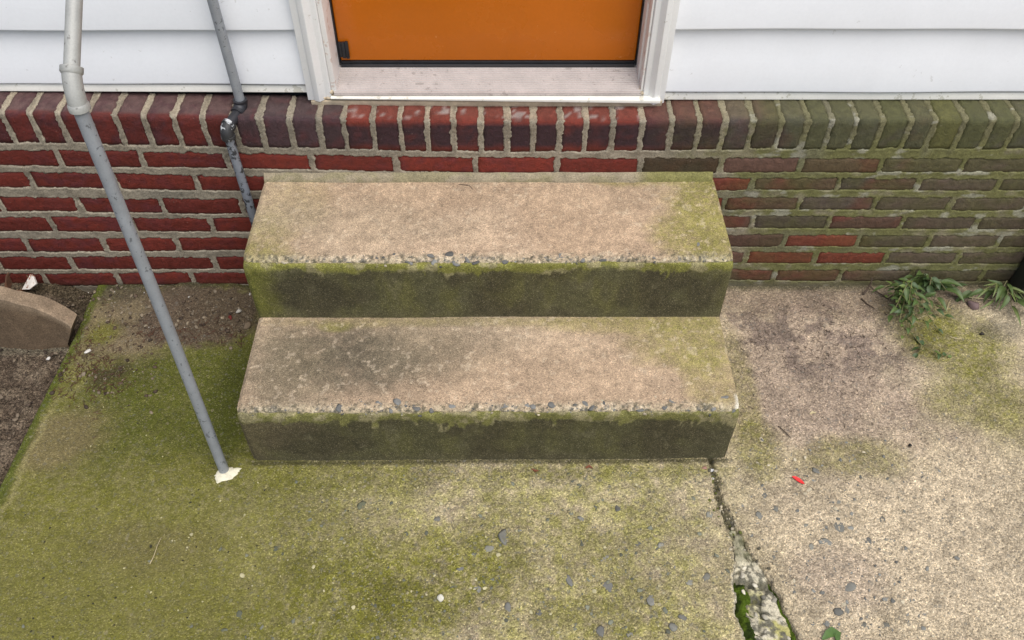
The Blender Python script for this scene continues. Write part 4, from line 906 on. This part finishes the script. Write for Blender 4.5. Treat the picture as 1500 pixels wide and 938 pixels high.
stone(340, 472, (.007, .010, .006), (.13, .022, .016), 32, 'dark red brick crumb beside the pale pebble left of the steps', 'brick crumb', name='brick_crumb')
stone(363, 480, (.016, .011, .008), (.15, .11, .07), 33, 'brown clod of dirt touching the left side of the steps', 'dirt clod', name='dirt_clod')
stone(130, 516, (.012, .006, .004), (.6, .57, .52), 34, 'white stone flake in the dirt near the mossy slab edge', rz=.9)
stone(66, 519, (.008, .006, .005), (.58, .55, .50), 35, 'white pebble in the soil bed below the edging stone', z=-.022)
stone(645, 878, (.0095, .0085, .007), (.60, .57, .48), 36, 'small white pebble on the green paving below the steps')
stone(1332, 653, (.005, .006, .005), (.02, .018, .016), 37, 'tiny black pebble on the tan paving at right')
stone(1426, 451, (.026, .017, .013), (.155, .105, .10), 38, 'purplish brown brick chip beside the green weeds', 'brick chip', rz=-.5, name='brick_chip')
stone(1405, 434, (.006, .006, .005), (.50, .46, .45), 39, 'pale pebble at the foot of the wall behind the brick chip')
stone(1438, 491, (.009, .006, .006), (.03, .026, .02), 40, 'small black clod on the paving in front of the brick chip', 'dirt clod', name='dirt_clod')
stone(221, 800, (.0045, .0045, .003), (.03, .028, .015), 41, 'dark speck of dirt beside the thin straw on green paving', 'dirt speck', name='dirt_speck')
# litter at the head of the crack
for (px, py, sz, cl, sd_, lb) in ((1042, 687, (.011, .005, .004), (.70, .69, .68), 50, 'white chip at the head of the crack under the step corner'),
                                  (1031, 686, (.010, .006, .003), (.30, .17, .13), 51, 'reddish brown chip beside the white chip at the step corner'),
                                  (1046, 697, (.007, .007, .005), (.42, .40, .36), 52, 'grey chip in the top of the crack below the white chip')):
    stone(px, py, sz, cl, sd_, lb, 'chip', rz=.2, name='concrete_chip')
def scrap(name, pts, w, mat, label, cat, z=None, lift=.003):
    ps = [G(*q) for q in pts]; n = len(ps); V = []
    for i_, p in enumerate(ps):
        t_ = ps[min(i_+1, n-1)]-ps[max(i_-1, 0)]; t_ = t_/np.linalg.norm(t_); s_ = np.array((-t_[1], t_[0], 0)); ww = w*math.sin(math.pi*(i_+.35)/(n-.3))
        z_ = (zslab(p[0], p[1]) if z is None else z) + lift*(1+.5*math.sin(i_*2))
        V += [p*np.array((1, 1, 0))+s_*ww+np.array((0, 0, z_+.001)), p*np.array((1, 1, 0))+np.array((0, 0, z_)), p*np.array((1, 1, 0))-s_*ww+np.array((0, 0, z_+.0012))]
    k = len(V); V = V+[v_-np.array((0, 0, .0008)) for v_ in V]
    Fc = []
    for i_ in range(n-1):
        for j in range(2):
            a = i_*3+j; Fc += [(a, a+1, a+4, a+3), (k+a, k+a+3, k+a+4, k+a+1)]
    o = mesh_obj(name, V, Fc, mat, base=tuple(V[0])); fix_normals(o); return tag(o, label, cat)
scrap('red_scrap', [(1160, 699), (1164, 701), (1169, 704), (1174, 708), (1177, 711)], .0055, M_red, 'bright red scrap of plastic on the tan paving', 'scrap')
scrap('yellow_petal', [(1186, 608), (1190, 605), (1195, 606)], .004, M_dry, 'tiny yellow petal on the paving right of the lower step', 'petal')
scrap('dead_leaf', [(772, 473), (777, 476), (783, 479)], .0035, M_brown, 'small reddish dead leaf on the lower tread against the riser', 'leaf', z=None) .location.z += H1
scrap('dead_leaf', [(858, 686), (863, 684), (868, 686)], .004, M_brown, 'reddish dead leaf on the paving below the middle of the lower step', 'leaf')
scrap('dead_leaf', [(779, 688), (784, 691), (789, 690)], .0035, M_brown, 'small brown dead leaf with twigs on the paving below the step', 'leaf')
scrap('green_leaf', [(1204, 938), (1212, 931), (1219, 927), (1225, 930), (1226, 944)], .011, plain_mat('green_leaf', (.06, .12, .02), .5, .2, 60), 'single green leaf at the bottom edge of the paving', 'leaf', lift=.006)
def stick(name, pts, r_, mat, label, cat, lift=.004):
    V = []
    for (px, py, h) in pts:
        p = G(px, py, h); z_ = zslab(p[0], p[1]) if h < .02 and p[0] > -1.17 else 0; V.append(p+np.array((0, 0, z_+r_)))
    o = tube(name, V, [r_*(1-.5*i_/(len(V)-1)) for i_ in range(len(V))], mat, None, base=tuple(V[0]), n=7); return tag(o, label, cat)
stick('straw', [(219, 826, .001), (223, 819, .003), (226, 812, .003), (230, 800, .002), (236, 787, .001)], .0011, M_dry, 'thin bent straw lying on the green paving at lower left', 'straw')
stick('straw', [(1391, 495, .003), (1400, 497, .003), (1411, 498, .001)], .0011, M_dry, 'short pale straw on the green paving below the brick chip', 'straw')
stick('straw', [(1335, 470, .006), (1346, 467, .012), (1356, 463, .014), (1365, 460, .008)], .0013, M_dry, 'pale dry straw lying in front of the weeds', 'straw')
stick('straw', [(1386, 456, .002), (1389, 447, .004), (1392, 440, .006)], .0011, M_dry, 'short upright looking straw between the weeds and brick chip', 'straw')
stick('dead_twig', [(1264, 433, .001), (1270, 424, .012), (1275, 417, .03), (1277, 408, .05)], .0035, M_twig, 'dark twig leaning on the wall left of the weeds', 'twig')
stick('dead_twig', [(1273, 420, .012), (1280, 427, .008), (1290, 433, .003), (1302, 440, .001)], .0028, M_twig, 'dark twig running along the ground into the weeds', 'twig')
stick('dead_twig', [(1262, 438, .002), (1270, 446, .002), (1281, 453, .002)], .0022, M_twig, 'short dark twig on pink paving left of the weeds', 'twig')
stick('dead_twig', [(1336, 405, .02), (1380, 425, .012), (1420, 437, .008), (1455, 441, .004)], .0017, M_dry, 'long dry stalk lying along the wall behind the brick chip', 'twig')
stick('dead_twig', [(1140, 625, .001), (1148, 632, .002), (1158, 643, .001)], .0016, M_twig, 'thin dark twig on the paving right of the lower step', 'twig')
tw = stick('dead_twig', [(672, 271, .001), (684, 273, .001), (688, 277, .001)], .0009, M_twig, 'hair thin curved twig at the back of the upper tread', 'twig')
pt_ = G(672, 271, H2); tw.location = (pt_[0], pt_[1], H2+.0022)
# dead needles scattered over the pinkish paving
Vn, Fn = [], []
for i_ in range(420):
    px, py = rng.normal(1190, 75), rng.normal(505, 45)
    p = G(px, py)
    if p[0] < .60 and px > 900 or p[1] > -.01 or p[0] < -1.15: continue
    L_ = rng.uniform(.004, .016); a_ = rng.uniform(0, math.pi); w_ = .0007; z_ = zslab(p[0], p[1])+.0016
    d_ = np.array((math.cos(a_), math.sin(a_), rng.uniform(-.1, .1)))*L_*.5; s_ = np.array((-math.sin(a_), math.cos(a_), 0))*w_; q = np.array((p[0], p[1], z_)); b_ = len(Vn)
    Vn += [q-d_-s_, q+d_-s_*.4, q+d_+s_*.4, q-d_+s_, q-d_+np.array((0, 0, .0012)), q+d_+np.array((0, 0, .001))]
    Fn += [(b_, b_+1, b_+5, b_+4), (b_+3, b_+4, b_+5, b_+2), (b_, b_+4, b_+3), (b_+1, b_+2, b_+5)]
o = mesh_obj('dead_needles', Vn, Fn, M_twig, smooth=False); tag(o, 'scattered dark needles and bits of twig on the paving', 'litter', kind='stuff')
Vn, Fn = [], []
for i_ in range(520):
    px, py = (rng.normal(125, 34), rng.normal(535, 30)) if i_ < 380 else (rng.uniform(200, 360), rng.normal(492, 8))
    p = G(px, py)
    if p[0] < -1.168 or p[1] > -.01: continue
    L_ = rng.uniform(.004, .020); a_ = rng.uniform(0, math.pi); w_ = .0011; z_ = zslab(p[0], p[1])+.002
    d_ = np.array((math.cos(a_), math.sin(a_), rng.uniform(-.2, .2)))*L_*.5; s_ = np.array((-math.sin(a_), math.cos(a_), 0))*w_; q = np.array((p[0], p[1], z_)); b_ = len(Vn)
    Vn += [q-d_-s_, q+d_-s_*.4, q+d_+s_*.4, q-d_+s_, q-d_+np.array((0, 0, .0014)), q+d_+np.array((0, 0, .001))]
    Fn += [(b_, b_+1, b_+5, b_+4), (b_+3, b_+4, b_+5, b_+2), (b_, b_+4, b_+3), (b_+1, b_+2, b_+5)]
o = mesh_obj('leaf_litter', Vn, Fn, M_litter, smooth=False); tag(o, 'reddish brown leaf litter along the mossy slab edge on the left', 'litter', kind='stuff')

# ------------------------------------------------------------------ weeds
def leaf_mesh(L, W, droop, fold, colr, seed):
    n = 9; V = []; C = []
    for i_ in range(n):
        t_ = i_/(n-1); w_ = W*(math.sin(math.pi*min(1, t_**.75*1.0))**.85)*(1-.15*t_)+.0004; x_ = L*t_; z_ = -droop*L*t_*t_ + .10*L*t_
        for j in (-1, -.5, 0, .5, 1):
            V.append((x_, j*w_, z_+fold*abs(j)*w_)); C.append(np.array(colr)*(1.25 if j == 0 else 1)*(0.9+.2*t_))
    k = len(V); Fc = [(i_*5+j, (i_+1)*5+j, (i_+1)*5+j+1, i_*5+j+1) for i_ in range(n-1) for j in range(4)]
    me_o = mesh_obj('leaf_pattern', V, Fc, M_leaf, None, np.array(C)); me = me_o.data; bpy.data.objects.remove(me_o); return me
LEAVES = [leaf_mesh(.048, .0115, .30, .35, (.062, .098, .026), 1), leaf_mesh(.040, .0105, .5, .3, (.045, .076, .026), 2), leaf_mesh(.056, .0110, .75, .4, (.066, .100, .028), 3), leaf_mesh(.032, .0085, .2, .3, (.100, .140, .034), 4), leaf_mesh(.070, .005, .6, .5, (.11, .14, .042), 5)]
def add_leaf(par, base, pos, yaw, pitch, roll, kind, sc):
    o = bpy.data.objects.new('leaf', LEAVES[kind]); COL.objects.link(o); o.parent = par
    o.location = np.asarray(pos)-np.asarray(base); o.rotation_euler = (roll, -pitch, yaw); o.scale = (sc, sc, sc); return o
def weed(label, root, stems, seed, kinds=(0, 1, 2, 3), per=5, scl=1.0, lmax=None):
    r = np.random.default_rng(seed); rt = thing('weed', label, 'weed', tuple(root), 'weeds growing at the foot of the wall')
    for st in stems:
        P = [np.asarray(p, float) for p in st]; tube('stem', P, [.0016*(1-.4*i_/(len(P)-1)) for i_ in range(len(P))], M_stem, rt, tuple(root), n=7)
        Ls = np.concatenate([[0], np.cumsum([np.linalg.norm(b-a) for a, b in zip(P[:-1], P[1:])])])
        for j in range(per):
            s_ = Ls[-1]*(.22+.78*(j+.5)/per) if j < per-1 else Ls[-1]
            q = np.array([np.interp(s_, Ls, [p[c_] for p in P]) for c_ in range(3)])
            i_ = min(np.searchsorted(Ls, s_), len(P)-1); d_ = P[i_]-P[i_-1]; az = math.atan2(d_[1], d_[0]) + (r.uniform(.5, 1.25)*(1 if j % 2 else -1) if j < per-1 else r.uniform(-.2, .2))
            if math.sin(az) > .35 and q[1] > -.05: az = -az
            add_leaf(rt, root, q, az, r.uniform(-.25, .85), r.uniform(-.6, .6), int(r.choice(kinds)), scl*r.uniform(.75, 1.15))
    return rt
r_ = np.random.default_rng(91)
def stem_to(root, px, py, h, bow=.02):
    e_ = G(px, py, h); m_ = (np.asarray(root)+e_)/2+np.array((0, 0, bow+h*.35)); return [root, (np.asarray(root)*.6+m_*.6+e_*-.2)+np.array((0, 0, .0)), m_, e_]
rt1 = G(1320, 436); rt1[2] = 0
st = [stem_to(rt1, px, py, h) for px, py, h in ((1308, 425, .06), (1322, 430, .085), (1312, 450, .055), (1332, 440, .07), (1345, 432, .06), (1318, 468, .035), (1338, 462, .045), (1352, 470, .03), (1300, 436, .035), (1326, 415, .07), (1346, 452, .06), (1362, 462, .025), (1296, 420, .05), (1306, 462, .03), (1330, 480, .02), (1370, 448, .03), (1334, 424, .09), (1316, 440, .09), (1342, 492, .01), (1322, 492, .012), (1374, 482, .012), (1384, 462, .012))]
weed('bushy green weed clump growing where the paving meets the wall', rt1, st, 5, per=6, scl=.62, kinds=(0, 1, 3, 3, 2))
rt2 = G(1352, 424); rt2[2] = 0
weed('leafy weed against the wall just right of the bushy clump', rt2, [stem_to(rt2, px, py, h) for px, py, h in ((1345, 408, .055), (1362, 418, .06), (1385, 424, .05), (1372, 436, .02), (1338, 405, .06), (1398, 420, .03), (1356, 404, .05), (1412, 432, .015))], 6, per=5, scl=.80, kinds=(0, 1, 2))
rt3 = G(1322, 478); rt3[2] = 0
weed('trailing weed runner with a few leaves on the green paving', rt3, [[rt3, G(1335, 488, .012), G(1350, 506, .008), G(1368, 514, .014)], [G(1350, 506, .008), G(1348, 512, .008), G(1344, 518, .006)], [G(1368, 514, .012), G(1378, 520, .012), G(1388, 522, .005)]], 7, per=3, scl=.68, kinds=(1, 3))
rt4 = G(1462, 432); rt4[2] = 0
weed('grassy weed with long leaves by the dark post at the right edge', rt4, [stem_to(rt4, px, py, h) for px, py, h in ((1440, 425, .05), (1476, 432, .05), (1490, 440, .04), (1470, 420, .06), (1455, 440, .02), (1500, 445, .03), (1425, 428, .03), (1482, 448, .02))], 8, per=3, scl=.85, kinds=(2, 4))
# dark post at the right edge
pb = (1.575, -.045, 0); post = thing('timber_post', 'dark weathered timber post against the wall at the right edge', 'post', pb)
v, f = box_vf(1.537, 1.63, -.072, -.006, -.02, .46); o = mesh_obj('post_shaft', v, f, M_post, post, smooth=False, base=pb); bevel(o, .004)
prism_x('post_cap', [(-.076, .461), (-.002, .461), (-.012, .474), (-.066, .474)], 1.533, 1.634, M_post, post, pb)
